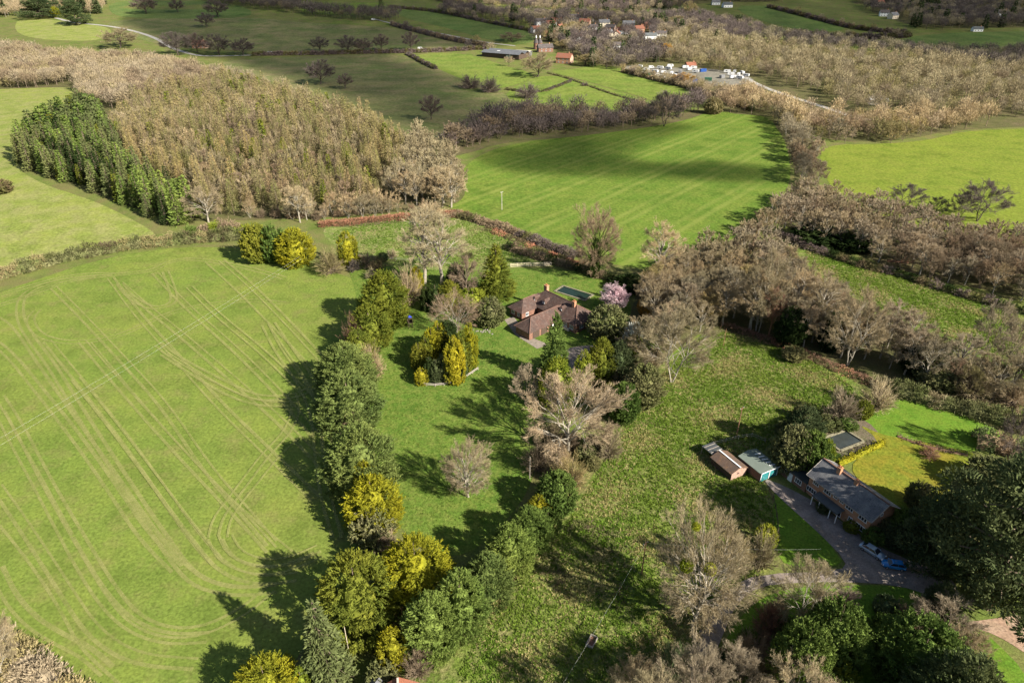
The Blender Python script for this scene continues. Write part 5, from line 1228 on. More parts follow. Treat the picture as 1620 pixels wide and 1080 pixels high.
# boundary row beside the hay field, top to bottom
T('cyp1', 'olive_gold', 588, 548, 472, 70, CT, 'olive-gold rounded conifer below the tall olive one in boundary row')
T('shrub1', 'twig_red', 562, 556, 500, 42, 'brown_bush', 'reddish twiggy bush peeping over a golden conifer in boundary row', 'bush')
T('cyp1', 'olive_gold', 572, 578, 514, 52, CT, 'golden-topped conifer above the two dark green ones in boundary row')
T('ley1', 'leylandii', 552, 622, 530, 92, CT, 'upper of the two big dark green conifers in boundary row')
T('ley2', 'leylandii', 556, 672, 574, 100, CT, 'lower of the two big dark green conifers in boundary row')
T('shrub1', 'twig_tan', 592, 598, 545, 40, 'bare_bush', 'tan twiggy bush on lawn side of the two big dark conifers', 'bush')
T('shrub1', 'twig_tan', 556, 688, 652, 42, 'bare_bush', 'tan twiggy gap between dark conifers in boundary row', 'bush')
T('ley1', 'leylandii', 575, 772, 655, 114, CT, 'large dark green conifer in the middle of the boundary row')
T('cyp1', 'gold_foliage', 582, 790, 720, 50, 'golden_conifer', 'small golden conifer in front of the large dark one')
T('cyp1', 'gold_foliage', 594, 832, 740, 92, 'golden_conifer', 'broad golden conifer at the lower middle of the boundary row')
T('bush2', 'scrub_olive', 592, 858, 798, 72, 'evergreen_bush', 'grey-green bush below the broad golden conifer', 'bush')
T('shrub1', 'twig_grey', 612, 872, 838, 46, 'bare_bush', 'grey dead twigs between bush and the olive-gold pair', 'bush')
T('cyp2', 'olive_gold', 572, 992, 850, 136, CT, 'wide olive-gold conifer, left of the pair near the lower edge')
T('cyp2', 'gold_foliage', 662, 945, 828, 122, 'golden_conifer', 'wide golden conifer, right of the pair near the lower edge')
T('spr2', 'spruce_green', 522, 1086, 950, 100, 'spruce_tree', 'drooping spruce with layered boughs near the bottom edge', rnd=0)
T('cyp2', 'gold_foliage', 432, 1120, 1026, 110, 'golden_conifer', 'bright yellow conifer at the bottom edge left of the spruce')
T('flame', 'lime_foliage', 485, 1110, 1052, 26, 'golden_conifer', 'small lime conifer at the bottom edge between yellow conifer and spruce', rnd=0)
T('cyp1', 'gold_foliage', 625, 1048, 982, 54, 'golden_conifer', 'small bright yellow conifer above the red gable')
T('shrub1', 'twig_red', 642, 1012, 968, 40, 'brown_bush', 'dark reddish bush behind the small bright yellow conifer', 'bush')
T('shrub1', 'twig_brown', 662, 1066, 1020, 54, 'bare_bush', 'brown twiggy bush right of the red gable', 'bush')
T('bush1', 'scrub_olive', 605, 1080, 1040, 50, 'evergreen_bush', 'grey-green bush left of the outhouse roof', 'bush')
g_ = 'green conifer hedge trees along the garden edge'
for px, bs, tp, w, nm in ((684, 1030, 920, 92, 'lowest and nearest'), (730, 995, 885, 90, 'second from the bottom'), (772, 948, 862, 84, 'third from the bottom'), (806, 905, 815, 78, 'fourth from the bottom'), (836, 866, 790, 70, 'topmost')):
    T('ley2' if px % 4 else 'ley1', 'hedge_green' if px != 772 else 'leylandii', px, bs, tp, w, CT, 'green conifer, %s of the row running up from the red gable' % nm, group=g_)
T('cyp1', 'gold_foliage', 852, 822, 776, 40, 'golden_conifer', 'small yellow conifer at the upper end of the dark conifer row')
T('bushbig', 'laurel_green', 880, 806, 738, 66, 'evergreen_bush', 'glossy green bush below the big spreading bare oak', 'bush')
T('bush1', 'laurel_green', 866, 845, 800, 44, 'evergreen_bush', 'green bush below the small yellow conifer at the row end', 'bush')
# round the tiled house
T('pyr', 'laurel_green', 876, 604, 486, 58, CT, 'tall dark pointed conifer in front of tiled house', rnd=0)
T('cyp1', 'lime_foliage', 880, 642, 562, 58, CT, 'pale green feathery conifer below the tall pointed one', rnd=0)
T('flame', 'lime_foliage', 921, 618, 550, 32, 'golden_conifer', 'narrow lime-gold conifer beside the turning circle', rnd=0)
T('ley1', 'olive_gold', 948, 608, 526, 50, CT, 'rounded olive conifer right of the turning circle')
T('ley1', 'cedar_green', 976, 604, 532, 48, CT, 'dark conifer behind the rounded olive one by the turning circle')
T('bush2', 'scrub_olive', 960, 534, 478, 60, 'evergreen_tree', 'pale mottled evergreen against the right end of tiled house')
o = T('round', 'blossom_pink', 972, 492, 448, 46, 'magnolia_tree', 'pink flowering tree on the lawn right of tiled house', mt='bark_pale')
c = link('blossom', tmesh('bush2', 'C', 'blossom_pink'), o); c.scale = (1.4, 1.4, 1.75); c.location = (0, 0, 2.6)
T('bush1', 'twig_orange', 1022, 498, 464, 28, 'orange_bush', 'orange-brown round bush right of the pink flowering tree', 'bush')
T('bush2', 'blossom_white', 1000, 552, 506, 30, 'flowering_bush', 'white-flowered bush below the orange-brown bush', 'bush')
T('bush1', 'lime_foliage', 1000, 560, 526, 34, 'green_bush', 'yellow-green bush under the white flowers', 'bush')
T('bushbig', 'laurel_green', 985, 665, 598, 48, 'evergreen_bush', 'dark green bush at the corner of the rough pasture below the conifers', 'bush')
T('cyp1', 'olive_gold', 962, 650, 600, 32, CT, 'small olive conifer left of the dark green corner bush')
T('bushbig', 'scrub_olive', 1015, 640, 568, 66, 'evergreen_bush', 'grey-green leafy bush beside the rough pasture top', 'bush')
T('shrub1', 'twig_tan', 962, 722, 672, 50, 'bracken_clump', 'tan-brown dead bracken beside the big spreading bare oak', 'bracken')
T('oak', 'twig_grey', 898, 718, 572, 176, 'oak_tree', 'big spreading bare oak with pale limbs in the middle of the garden edge', mt='bark_pale')
T('mid3', 'twig_grey', 832, 640, 578, 54, BT, 'small grey bare tree left of the big spreading oak')
T('shrub1', 'twig_brown', 852, 742, 690, 60, 'bare_bush', 'brown twiggy bush under the left side of the big oak', 'bush')
T('shrub1', 'twig_olive', 900, 770, 715, 62, 'bare_bush', 'olive twiggy undergrowth below the big spreading oak', 'bush')
T('oval', 'twig_tan', 741, 786, 690, 80, BT, 'round pale bare tree alone on the lawn', mt='bark_pale')
T('limbed', 'twig_tan', 1062, 604, 486, 118, BT, 'large tan bare tree right of the tiled house drive', mt='bark_pale')
T('limbed', 'twig_tan', 1020, 570, 500, 76, BT, 'smaller tan bare tree left of the large tan one by the drive')
o = T('oval', 'twig_brown', 940, 438, 326, 76, BT, 'lone bare tree with an ivy-clad trunk before the striped field', mt='ivy')
c = link('ivy', tmesh('colm', 'C', 'ivy'), o); c.scale = (.95, .95, .95)
T('tall', 'twig_pale', 1040, 452, 350, 62, BT, 'leaning pale bare tree between ivy-clad tree and the copse', mt='bark_pale')
T('bush2', 'dark_yew', 992, 458, 432, 52, 'evergreen_bush', 'dark evergreen bush under the hedge behind pink tree', 'bush')
T('shrub1', 'twig_brown', 1040, 500, 440, 58, 'bare_bush', 'dark brown thicket behind the orange-brown bush', 'bush')
# foot of the pasture
T('oval', 'twig_tan', 1096, 990, 796, 150, 'mistletoe_tree', 'tall bare tree with two yellow mistletoe balls beside the drive', mt='bark_pale')
x, y, g = G(1098, 985)
for q, (px, py, back, r) in enumerate(((1086, 893, 4.5, 2.3), (1124, 899, 4.2, 2.1), (1102, 832, 1.0, 1.4))):
    rx, ry, rz_ = ray(px, py); t = (y - back) / ry
    tree('bush1', rx * t, ry * t, r, r * .9, 'bark_brown', 'mistletoe', 'mistletoe_ball', ('left large mistletoe ball in the bare tree by the drive', 'right large mistletoe ball in the bare tree by the drive', 'small mistletoe ball high in the bare tree by the drive')[q], 'mistletoe', 'mistletoe balls', z=CAMH + rz_ * t - r * .5, parts=False)
T('round', 'twig_olive', 1152, 915, 842, 62, BT, 'low round reddish bare tree right of the mistletoe tree')
T('shrub1', 'twig_tan', 1200, 896, 838, 52, 'bare_bush', 'tan bush by the corner of the small front lawn', 'bush')
T('bush1', 'lime_foliage', 1208, 866, 826, 36, 'green_bush', 'yellow-green bush on top of the tan bush by front lawn', 'bush')
T('limbed', 'twig_tan', 1268, 985, 885, 118, BT, 'lacy tan bare tree below the drive junction', mt='bark_pale')
T('shrub1', 'twig_red', 1215, 1000, 955, 60, 'bare_bush', 'red-brown bush below the lacy tan bare tree', 'bush')
T('bushbig', 'laurel_green', 1302, 1056, 935, 96, 'evergreen_bush', 'dark green evergreen below the lacy tan tree', 'bush')
T('bushbig', 'laurel_green', 1256, 1086, 970, 96, 'evergreen_bush', 'green evergreen left of the darker one near the bottom edge', 'bush')
T('bush2', 'lime_foliage', 1310, 1095, 1035, 70, 'green_bush', 'lime green bush at the bottom edge below the evergreens', 'bush')
T('bushbig', 'laurel_green', 1434, 1084, 965, 140, 'evergreen_bush', 'wide glossy evergreen near the bottom right', 'bush')
T('bushbig', 'laurel_green', 1490, 1120, 1020, 110, 'evergreen_bush', 'glossy evergreen at the bottom edge right of the wide one', 'bush')
T('limbed', 'twig_grey', 1480, 1020, 948, 110, BT, 'grey bare tree below the big dark cedar')
T('round', 'twig_tan', 1510, 1070, 995, 70, BT, 'tan bare tree right of the grey one below the cedar')
T('shrub1', 'twig_red', 1348, 1040, 1008, 34, 'bare_bush', 'small red-brown bush between the evergreens', 'bush')
T('bush1', 'bluegreen', 1400, 968, 942, 40, 'pale_bush', 'pale blue-green bush on the shady grass', 'bush')
T('shrub2', 'twig_dark', 1335, 955, 925, 40, 'dark_shrub', 'dark shrub on the shady grass below the drive', 'shrub')
T('round', 'twig_tan', 1000, 1110, 1042, 74, BT, 'round tan bare tree at the bottom edge of the pasture')
T('shrub1', 'bluegreen', 1055, 1100, 1020, 70, 'grey_bush', 'grey-green bush right of the round tan bare tree', 'bush')
T('limbed', 'twig_grey', 1150, 1110, 1020, 110, BT, 'grey bare tree over the shaded drive at the bottom edge')
T('limbed', 'twig_pale', 1250, 1140, 1040, 110, BT, 'pale bare tree at the bottom edge below the evergreens', mt='bark_pale')
T('shrub1', 'twig_brown', 1185, 1050, 1000, 66, 'bare_bush', 'brown bush over the shaded bend of the drive', 'bush')
T('bush1', 'cedar_green', 1140, 1070, 1030, 44, 'evergreen_bush', 'dark bush beside the shaded drive', 'bush')
# big dark cedars beside the brick house
T('cedar1', 'cedar_green', 1560, 960, 700, 250, 'cedar_tree', 'huge dark cedar right of the parked cars')
T('cedar2', 'cedar_green', 1478, 885, 765, 120, 'cedar_tree', 'dark broad conifer at the right end of brick house')
T('cedar2', 'cedar_green', 1655, 905, 690, 170, 'cedar_tree', 'dark conifer at the right edge behind the huge cedar')
T('ley1', 'cedar_green', 1478, 975, 915, 50, CT, 'dark conifer at the foot of the huge cedar by the drive')
T('bush2', 'scrub_olive', 1448, 800, 758, 40, 'grey_bush', 'grey bush at the corner of the mossy lawn', 'bush')
T('bush2', 'cedar_green', 1420, 862, 828, 50, 'evergreen_bush', 'dark bush against the gable of brick house', 'bush')
T('bush1', 'laurel_green', 1378, 858, 832, 34, 'climber', 'green climbing shrub at the right corner of brick house', 'bush')
T('bush1', 'olive_gold', 1346, 838, 822, 26, 'small_bush', 'yellow-green bush under the brick house windows', 'bush')
T('bush1', 'cedar_green', 1302, 808, 792, 26, 'small_bush', 'dark bush at the left front of brick house', 'bush')
hedge('stone_border', [(1402, 880), (1418, 893), (1440, 902), (1470, 905)], .5, 1.0, ['twig_brown', 'twig_grey'], 'stony planted border behind the two parked cars', 6, .4, .2)
# behind the garage and round the pond
T('ley1', 'cedar_green', 1262, 716, 634, 62, CT, 'dark conifer behind the green-roofed garage')
T('bush2', 'scrub_olive', 1246, 742, 668, 62, 'evergreen_bush', 'mottled bush just behind the green-roofed garage', 'bush')
T('bushbig', 'laurel_green', 1275, 746, 675, 60, 'evergreen_bush', 'glossy green bush between annex and pond', 'bush')
T('bush1', 'lime_foliage', 1297, 742, 690, 30, 'green_bush', 'yellow-green bush at the left side of the pond', 'bush')
T('shrub1', 'twig_grey', 1328, 662, 612, 54, 'bare_bush', 'grey bare bush above the pond', 'bush')
T('bush1', 'olive_gold', 1362, 660, 630, 30, 'yellow_bush', 'golden-brown bush right of the grey bare bush above pond', 'bush')
T('shrub1', 'twig_pale', 1386, 646, 598, 56, 'bare_bush', 'pale grey bare bush at the corner of the back lawn', 'bush')
T('bush1', 'scrub_olive', 1310, 676, 655, 40, 'garden_shrub', 'low mottled shrub at the top of the pond terrace', 'shrub')
T('bush1', 'laurel_green', 1340, 676, 660, 30, 'garden_shrub', 'low green shrub at the far corner of pond', 'shrub')
T('bush1', 'laurel_green', 1318, 726, 714, 24, 'garden_shrub', 'low green shrub between pond and yellow hedge', 'shrub')
hedge('clipped_hedge', [(1326, 737), (1362, 720), (1398, 703)], 2.0, 1.1, 'gold_foliage', 'clipped yellow hedge between pond and mossy lawn', 16, .35, .16, var=.08)
T('shrub1', 'twig_red', 1470, 722, 706, 34, 'garden_shrub', 'reddish low shrub in the border across the two lawns', 'shrub')
hedge('flower_border', [(1420, 690), (1450, 702), (1490, 712), (1530, 720)], .6, 1.4, ['twig_red', 'twig_brown', 'scrub_olive'], 'low brown border plants between shady lawn and mossy lawn', 6, .4, .18)
T('limbed', 'twig_dark', 1596, 730, 648, 60, BT, 'dark bare tree at the right end of the mossy lawn')
T('bush2', 'scrub_olive', 1560, 770, 722, 80, 'evergreen_bush', 'mottled evergreen at the right end of the mossy lawn', 'bush')

# ---- hedges and scrub belts
hedge('field_hedge', [(-60, 465), (0, 440), (50, 425), (110, 410), (160, 400), (220, 390), (290, 384), (350, 378), (385, 378)], 4.2, 5.5, ['scrub_olive', 'bramble', 'twig_olive'], 'long olive-brown hedge between the hay field and the grass field at left', 9, .9, .22)
hedge('scrub_hedge', [(300, 378), (350, 368), (392, 374)], 5, 6, ['laurel_green', 'lime_foliage', 'twig_brown'], 'green scrub at the foot of the dark spruces', 9, .9, .25)
hedge('heather_hedge', [(718, 340), (760, 352), (800, 364), (840, 380), (880, 396), (915, 410)], 2.6, 5, ['bramble', 'twig_brown', 'twig_dark'], 'dark bramble hedge along the striped field above the meadow', 9, .7, .2)
hedge('heather_hedge', [(800, 392), (850, 408), (905, 425), (960, 440), (1010, 455)], 2.4, 4, ['bramble', 'dark_yew', 'twig_brown'], 'dark hedge at the far edge of the garden lawn', 9, .7, .2)
hedge('bracken', [(505, 357), (560, 352), (620, 346), (690, 340), (740, 340)], 1.3, 6, ['bracken_red'], 'band of red-brown dead bracken below the larch wood', 8, .7, .2, 'bracken', 'stuff', core=False)
hedge('bracken', [(770, 362), (830, 386), (880, 408), (930, 425)], 1.0, 4, ['bracken_red', 'bramble'], 'red-brown bracken strip inside the dark bramble hedge', 7, .6, .2, 'bracken', 'stuff', core=False)
hedge('bracken', [(1140, 515), (1200, 534), (1260, 556), (1320, 582), (1370, 604), (1400, 612)], 1.2, 3.5, ['bracken_red', 'twig_red'], 'red-brown dead bracken along the lower edge of the copse', 8, .6, .18, 'bracken', 'stuff', core=False)
hedge('scrub_hedge', [(1385, 612), (1430, 622), (1480, 640), (1540, 655), (1600, 672), (1660, 690)], 3.0, 6, ['scrub_olive', 'bramble', 'twig_tan'], 'scrubby hedge along the top of the back lawn', 9, .8, .2)
hedge('rhododendron_bank', [(1540, 700), (1590, 708), (1640, 730)], 3.5, 6, ['twig_brown', 'bluegreen'], 'dark shrub bank at the right end of the shady lawn', 9, .8, .22)
hedge('scrub_hedge', [(-60, 1010), (-10, 1026), (36, 1056), (84, 1090), (130, 1130)], 3.6, 6.5, ['twig_grey', 'scrub_olive', 'twig_olive'], 'tangled scrub in the bottom left corner', 9, .8, .18)
T('round', 'twig_tan', 10, 1075, 965, 80, BT, 'bare tree with pale stem in the bottom left corner', mt='bark_pale')
T('bush2', 'bramble', 0, 305, 282, 40, 'thorn_bush', 'dark thorn bush at the left edge of the grass field', 'bush')
hedge('pasture_hedge', [(1230, 372), (1290, 398), (1350, 418), (1430, 438), (1500, 462), (1580, 485), (1660, 505)], 2.2, 4, ['bramble', 'twig_dark', 'dark_yew'], 'dark bramble edge along the top of the pasture strip', 8, .8, .22)
hedge('lawn_hedge', [(618, 1060), (700, 1040), (770, 985), (830, 905), (880, 850)], 1.2, 2.2, ['scrub_olive', 'tuft_straw'], 'straw-coloured rough edge below the dark conifer row', 7, .5, .15, 'rough growth', 'stuff', core=False)
hedge('far_hedge', [(800, 142), (850, 150), (905, 128)], 1.5, 2.5, ['bramble', 'twig_dark'], 'thin dark hedge between the two small sunlit paddocks', 5, .9, .35)
hedge('far_hedge', [(866, 116), (890, 122), (920, 132), (960, 147), (1010, 162), (1040, 172)], .9, 1.6, ['bramble', 'scrub_olive'], 'thin fence-line hedge across the bright sunlit paddock', 4, .8, .35)
hedge('far_hedge', [(400, 88), (500, 87), (560, 85), (640, 84), (700, 82), (770, 78)], 3.5, 5, ['twig_dark', 'bramble'], 'dark hedge along the far lane above the dun field', 4, 1.3, .5)
hedge('far_hedge', [(645, 86), (665, 98), (690, 110)], 2.5, 4, ['twig_dark', 'bramble'], 'short dark hedge between dun field and paddock', 4, 1.3, .5)
hedge('far_hedge', [(620, 40), (680, 56), (720, 66), (770, 74)], 4, 6, ['twig_dark', 'twig_brown'], 'dark hedge along the farm track left of the barn', 3.5, 1.5, .5)
hedge('far_hedge', [(615, 12), (700, 20), (760, 34), (820, 46), (860, 54)], 3, 5, ['twig_dark', 'bramble'], 'dark hedge above the green field left of the village', 3, 1.5, .6)
hedge('far_hedge', [(1215, 12), (1280, 28), (1340, 44), (1380, 50), (1430, 54)], 4, 7, ['twig_dark', 'bramble'], 'dark hedge across the far right slope below the houses', 2.5, 1.8, .7)
hedge('far_hedge', [(1240, 56), (1320, 60), (1400, 62), (1440, 58)], 5, 9, ['twig_dark', 'bramble'], 'broad dark hedge left of the far right green field', 2.5, 1.8, .7)
hedge('yard_hedge', [(985, 114), (1040, 128), (1090, 140), (1150, 160), (1190, 175)], 3, 5, ['twig_brown', 'bramble', 'twig_tan'], 'brown hedge between the sunlit paddock and the vehicle yard', 5, 1.2, .45)

# tangled growth below the drive, too alike to tell apart one by one
rg = np.random.default_rng(77)
def thicket(pix, sp, seed, kinds, name, label, group, cat='bush'):
    w = wpoly(pix); B = np.array(w); r_ = np.random.default_rng(seed)
    P = np.array([(x, y) for x in np.arange(B[:, 0].min(), B[:, 0].max(), sp) for y in np.arange(B[:, 1].min(), B[:, 1].max(), sp)]); P = P + r_.uniform(-.42, .42, P.shape) * sp; P = P[inside(P, w)]
    for x, y in P:
        pr, mt, mc, h0, h1, asp = kinds[r_.integers(len(kinds))]; h = r_.uniform(h0, h1)
        tree(pr, x, y, h, h * asp * r_.uniform(.85, 1.2), mt, mc, name, label, cat, group)
TK = [('shrub1', 'bark_brown', 'twig_brown', 2.6, 5.0, 1.2), ('shrub1', 'bark_brown', 'twig_tan', 3, 5.6, 1.1), ('shrub2', 'bark_brown', 'twig_grey', 2.5, 5, 1.1), ('bush2', 'bark_brown', 'laurel_green', 2.5, 5, 1.), ('bush2', 'bark_brown', 'scrub_olive', 2, 4, 1.1), ('shrub2', 'bark_red', 'twig_red', 1.6, 3, 1.3)]
thicket([(1165, 1000), (1210, 965), (1300, 960), (1330, 1000), (1340, 1060), (1300, 1110), (1140, 1110), (1130, 1060)], 3.5, 1, TK, 'scrub_bush', 'tangled bush in the dense shrubbery between drive and bottom edge', 'tangled bushes of the shrubbery')
thicket([(1400, 985), (1470, 965), (1515, 1005), (1560, 1060), (1590, 1110), (1380, 1110), (1390, 1040)], 3.5, 2, TK, 'scrub_bush', 'tangled bush in the growth below the huge cedar at lower right', 'tangled bushes below the cedar')
thicket([(1000, 1060), (1080, 1040), (1125, 1060), (1110, 1120), (960, 1130)], 4.2, 3, TK[:3], 'scrub_bush', 'twiggy bush at the bottom edge left of the shaded drive', 'twiggy bushes at the bottom edge')
thicket([(1385, 830), (1430, 815), (1470, 850), (1500, 900), (1440, 892), (1405, 868)], 3.6, 4, [TK[3], TK[4], TK[2]], 'garden_bush', 'dark garden bush between brick house gable and the parked cars', 'dark garden bushes by the gable')
thicket([(1230, 735), (1262, 748), (1300, 742), (1300, 690), (1260, 650), (1235, 680)], 3.8, 5, [('bush2', 'bark_brown', 'laurel_green', 3, 5.5, .9), ('bush2', 'bark_brown', 'scrub_olive', 3, 5, .9)], 'garden_bush', 'leafy bush in the evergreen clump behind garage and annex', 'leafy bushes behind the garage')
thicket([(985, 560), (1040, 540), (1050, 600), (1010, 640), (960, 640), (950, 612)], 4.2, 6, [TK[4], TK[1], TK[3]], 'garden_bush', 'leafy bush in the thick growth beside the turning circle', 'leafy bushes by the turning circle')
thicket([(845, 690), (940, 690), (960, 730), (900, 775), (850, 745)], 4.0, 7, [TK[0], TK[1], TK[4]], 'scrub_bush', 'twiggy bush under the big spreading bare oak', 'twiggy bushes under the oak')
hedge('bramble_patch', [(905, 835), (945, 850), (985, 868), (960, 900), (915, 890)], .7, 6, ['scrub_olive', 'bramble', 'tuft_straw'], 'low brown bramble patch in the lower rough pasture', 5, .5, .16, 'bramble', 'stuff', core=False)
hedge('bramble_patch', [(860, 880), (880, 920), (930, 940), (990, 940)], .6, 5, ['scrub_olive', 'bramble', 'tuft_straw'], 'low brown bramble patch beside the dark conifer row', 5, .5, .16, 'bramble', 'stuff', core=False)
# tall trees standing just below the picture that shade the drive and the pasture foot
for px, bs, h_, w_, pr, mc in ((1330, 1150, 9, 9, 'bushbig', 'laurel_green'), (1230, 1180, 11, 10, 'oak', 'twig_grey'), (1090, 1150, 15, 12, 'oak', 'twig_grey'), (1010, 1190, 15, 11, 'limbed', 'twig_tan'), (1480, 1180, 20, 13, 'ley1', 'cedar_green')):
    x, y, g = G(px, bs)
    tree(pr, x, y, h_, w_, 'bark_brown', mc, 'bare_tree' if 'twig' in mc else 'evergreen_tree', {1330: 'green bushy evergreen rising at the bottom edge below the lime green bush', 1230: 'grey bare tree rising at the bottom edge below the lacy one', 1090: 'grey spreading bare tree at the bottom edge by the shaded drive', 1010: 'tan bare tree at the bottom edge below the rough pasture', 1480: 'tall dark conifer rising at the bottom edge below the cedar'}[px], 'tree')

hedge('boundary_hedge', [(588, 500), (566, 548), (552, 610), (552, 680), (566, 760), (580, 830), (588, 880)], 3.2, 4.5, ['leylandii', 'hedge_green', 'scrub_olive'], 'thick green undergrowth hedge between the hay field and garden lawn', 9, .8, .2)
# ---------------------------------------------------------------- woods
FARV = {'lo1': 'v1', 'lo2': 'v2', 'lo3': 'v3', 'larchlo': 'larchv', 'larchlo2': 'larchv2'}; FARX = {'lo1': 'x1', 'lo2': 'x2', 'lo3': 'x3', 'sprlo': 'sprx', 'shrublo': 'x3'}
def sample(pix, sp, seed, world=None):
    poly = world or wpoly(pix); B = np.array(poly); rg = np.random.default_rng(seed)
    gx = np.arange(B[:, 0].min(), B[:, 0].max(), sp); gy = np.arange(B[:, 1].min(), B[:, 1].max(), sp * .87)
    P = np.array([(x + (k % 2) * sp * .5, y) for k, y in enumerate(gy) for x in gx]); P = P + rg.uniform(-.36, .36, P.shape) * sp
    P = P[inside(P, poly)]
    return P[np.argsort(P[:, 1])], rg
def in_view(P, h=14, m=60):
    Y, X = P[:, 1], P[:, 0]; g = terr(X, Y); ok = np.zeros(len(P), bool)
    for z in (g, g + h):
        dp = Y * CP - (z - CAMH) * SP; u = X / dp * FPX + 810; v = 540 - (Y * SP + (z - CAMH) * CP) / dp * FPX
        ok |= (u > -m) & (u < 1620 + m) & (v > -m) & (v < 1080 + m)
    return ok
AVOID = [G(q[0], q[1])[:2] for q in VH]
def wood(pix, sp, kinds, n_ind, name, label, group, seed, stuff_name='woodland', stuff_label=None, cat='tree'):
    """kinds: (proto, lo proto, trunk, crown, weight, hmin, hmax, width/height). nearest n_ind stand as trees of their own, the rest are one mass"""
    P, rg = sample(pix, sp, seed); P = P[in_view(P)]
    if stuff_name in ('village_woodland', 'hill_woodland', 'valley_woodland'):
        for ax, ay in AVOID: P = P[~((np.abs(P[:, 0] - ax) < 10) & (P[:, 1] > ay - 40) & (P[:, 1] < ay + 8))]
    wts = np.array([k[4] for k in kinds], float); wts /= wts.sum()
    ch = rg.choice(len(kinds), len(P), p=wts)
    # kinds gather in clumps
    cl = np.sin(P[:, 0] * .045 + 2 * np.sin(P[:, 1] * .021 + seed)) * .5 + .5
    pick = np.clip((np.cumsum(wts)[None] < (cl * .6 + rg.random(len(P)) * .4)[:, None]).sum(1), 0, len(kinds) - 1); ch = np.where(rg.random(len(P)) < .6, pick, ch)
    masses = {}
    for q, (x, y) in enumerate(P):
        pr, lo, mt, mc, _, h0, h1, asp = kinds[ch[q]]; h = rg.uniform(h0, h1); w = h * asp * rg.uniform(.85, 1.2)
        if q < n_ind:
            o = tree(pr, x, y, h, w, mt, mc, name, label, cat, group, parts=False)
        else:
            if y > 650: lo = FARX.get(lo, lo)
            elif y > 400: lo = FARV.get(lo, lo)
            masses.setdefault((lo, mt, mc), []).append((x, y, h, w, rg.uniform(0, 6.28)))
    if masses:
        b = MB(); mats = []
        for (lo, mt, mc), L in masses.items():
            p = PR[lo]
            for which, mm in (('T', mt), ('C', mc)):
                if mm not in mats: mats.append(mm)
                mi = mats.index(mm); v, fs = p[which].arrays()
                A = np.array(L); c, s = np.cos(A[:, 4]), np.sin(A[:, 4]); sx = A[:, 3] / p['W']; sz = A[:, 2] / p['H']
                X = (v[None, :, 0] * c[:, None] - v[None, :, 1] * s[:, None]) * sx[:, None] + A[:, 0:1]
                Y = (v[None, :, 0] * s[:, None] + v[None, :, 1] * c[:, None]) * sx[:, None] + A[:, 1:2]
                Z = v[None, :, 2] * sz[:, None] + terr(A[:, 0], A[:, 1])[:, None] - .05
                V = np.stack([X, Y, Z], -1).reshape(-1, 3); nv = len(v); base = b.n
                b.v.append(V); b.n += len(V)
                for f, _ in fs:
                    F = (f[None] + (np.arange(len(A)) * nv)[:, None, None]).reshape(-1, f.shape[1]); b.f.append((F + base, mi))
        tag(b.obj(stuff_name, mats), stuff_label or label, None, None, 'stuff')
    return len(P)
cnt = {}
BR = 'bark_brown'
# dark spruce block on the left shoulder of the wood
cnt['spruce'] = wood([(25, 250), (60, 215), (125, 176), (165, 186), (180, 230), (215, 284), (285, 318), (312, 352), (270, 360), (235, 345), (150, 306), (70, 280), (28, 262)], 5.8,
    [('sprmid', 'sprlo', BR, 'hedge_green', 2.4, 12, 19, .42), ('sprmid', 'sprlo', BR, 'spruce_green', 2, 10, 17, .44), ('sprmid', 'sprlo', BR, 'olive_gold', .5, 9, 14, .45), ('sprmid', 'sprlo', BR, 'dark_yew', .8, 12, 16, .42)], 170, 'spruce_tree', 'dark green spruce in the dense block at the left end of the wood', 'spruces at the left end of the wood', 11, 'spruce_block', 'dense dark spruces in the block at left')
# larch plantation
cnt['larch'] = wood([(300, 300), (330, 345), (420, 338), (520, 335), (600, 325), (640, 300), (640, 235), (560, 185), (470, 158), (360, 130), (260, 150), (190, 182), (185, 225), (222, 280)], 6.0,
    [('larchlo', 'larchlo', BR, 'larch_straw', 2.4, 8, 18, .37), ('lo3', 'lo3', BR, 'twig_tan', .9, 8, 13, .75), ('larchlo2', 'larchlo2', BR, 'larch_olive', 2.4, 8, 17, .40), ('lo1', 'lo1', BR, 'twig_brown', .8, 8, 12, .7), ('sprmid', 'sprlo', BR, 'olive_gold', .7, 8, 14, .42)], 290, 'larch_tree', 'straw-coloured larch in the plantation on the knoll', 'larches on the knoll', 12, 'larch_plantation', 'straw and olive larches covering the rest of the knoll')
# pale bare trees along the back, right end and left of the knoll
LOB = [('lo1', 'lo1', BR, 'twig_grey', 2, 10, 15, .8), ('lo1', 'lo1', BR, 'twig_tan', 1.6, 11, 15, .85), ('lo2', 'lo2', BR, 'twig_brown', 1.5, 10, 16, .6), ('lo3', 'lo3', BR, 'twig_olive', 1.2, 9, 13, .85)]
wood([(605, 322), (690, 330), (728, 322), (735, 300), (715, 262), (660, 228), (640, 240), (640, 300)], 6.5, [('mid1', 'lo1', 'bark_pale', 'twig_pale', 3, 12, 16, .7), ('mid2', 'lo2', 'bark_pale', 'twig_tan', 2, 12, 15, .6), ('mid3', 'lo3', BR, 'twig_brown', 1.5, 8, 12, .8)], 20, BT, 'pale bare tree at the right end of the knoll wood', 'bare trees at the right end of the knoll wood', 13, 'bare_woodland', 'pale bare trees at the right end of the knoll')
wood([(100, 95), (230, 100), (340, 122), (470, 156), (360, 132), (260, 152), (200, 176), (130, 165), (120, 130), (60, 140), (-60, 142), (-60, 85), (40, 84)], 8, LOB, 0, BT, 'tan bare tree along the back of the knoll wood at upper left', 'bare trees along the back of the knoll wood', 14, 'bare_woodland', 'tan bare trees along the back of the knoll wood')
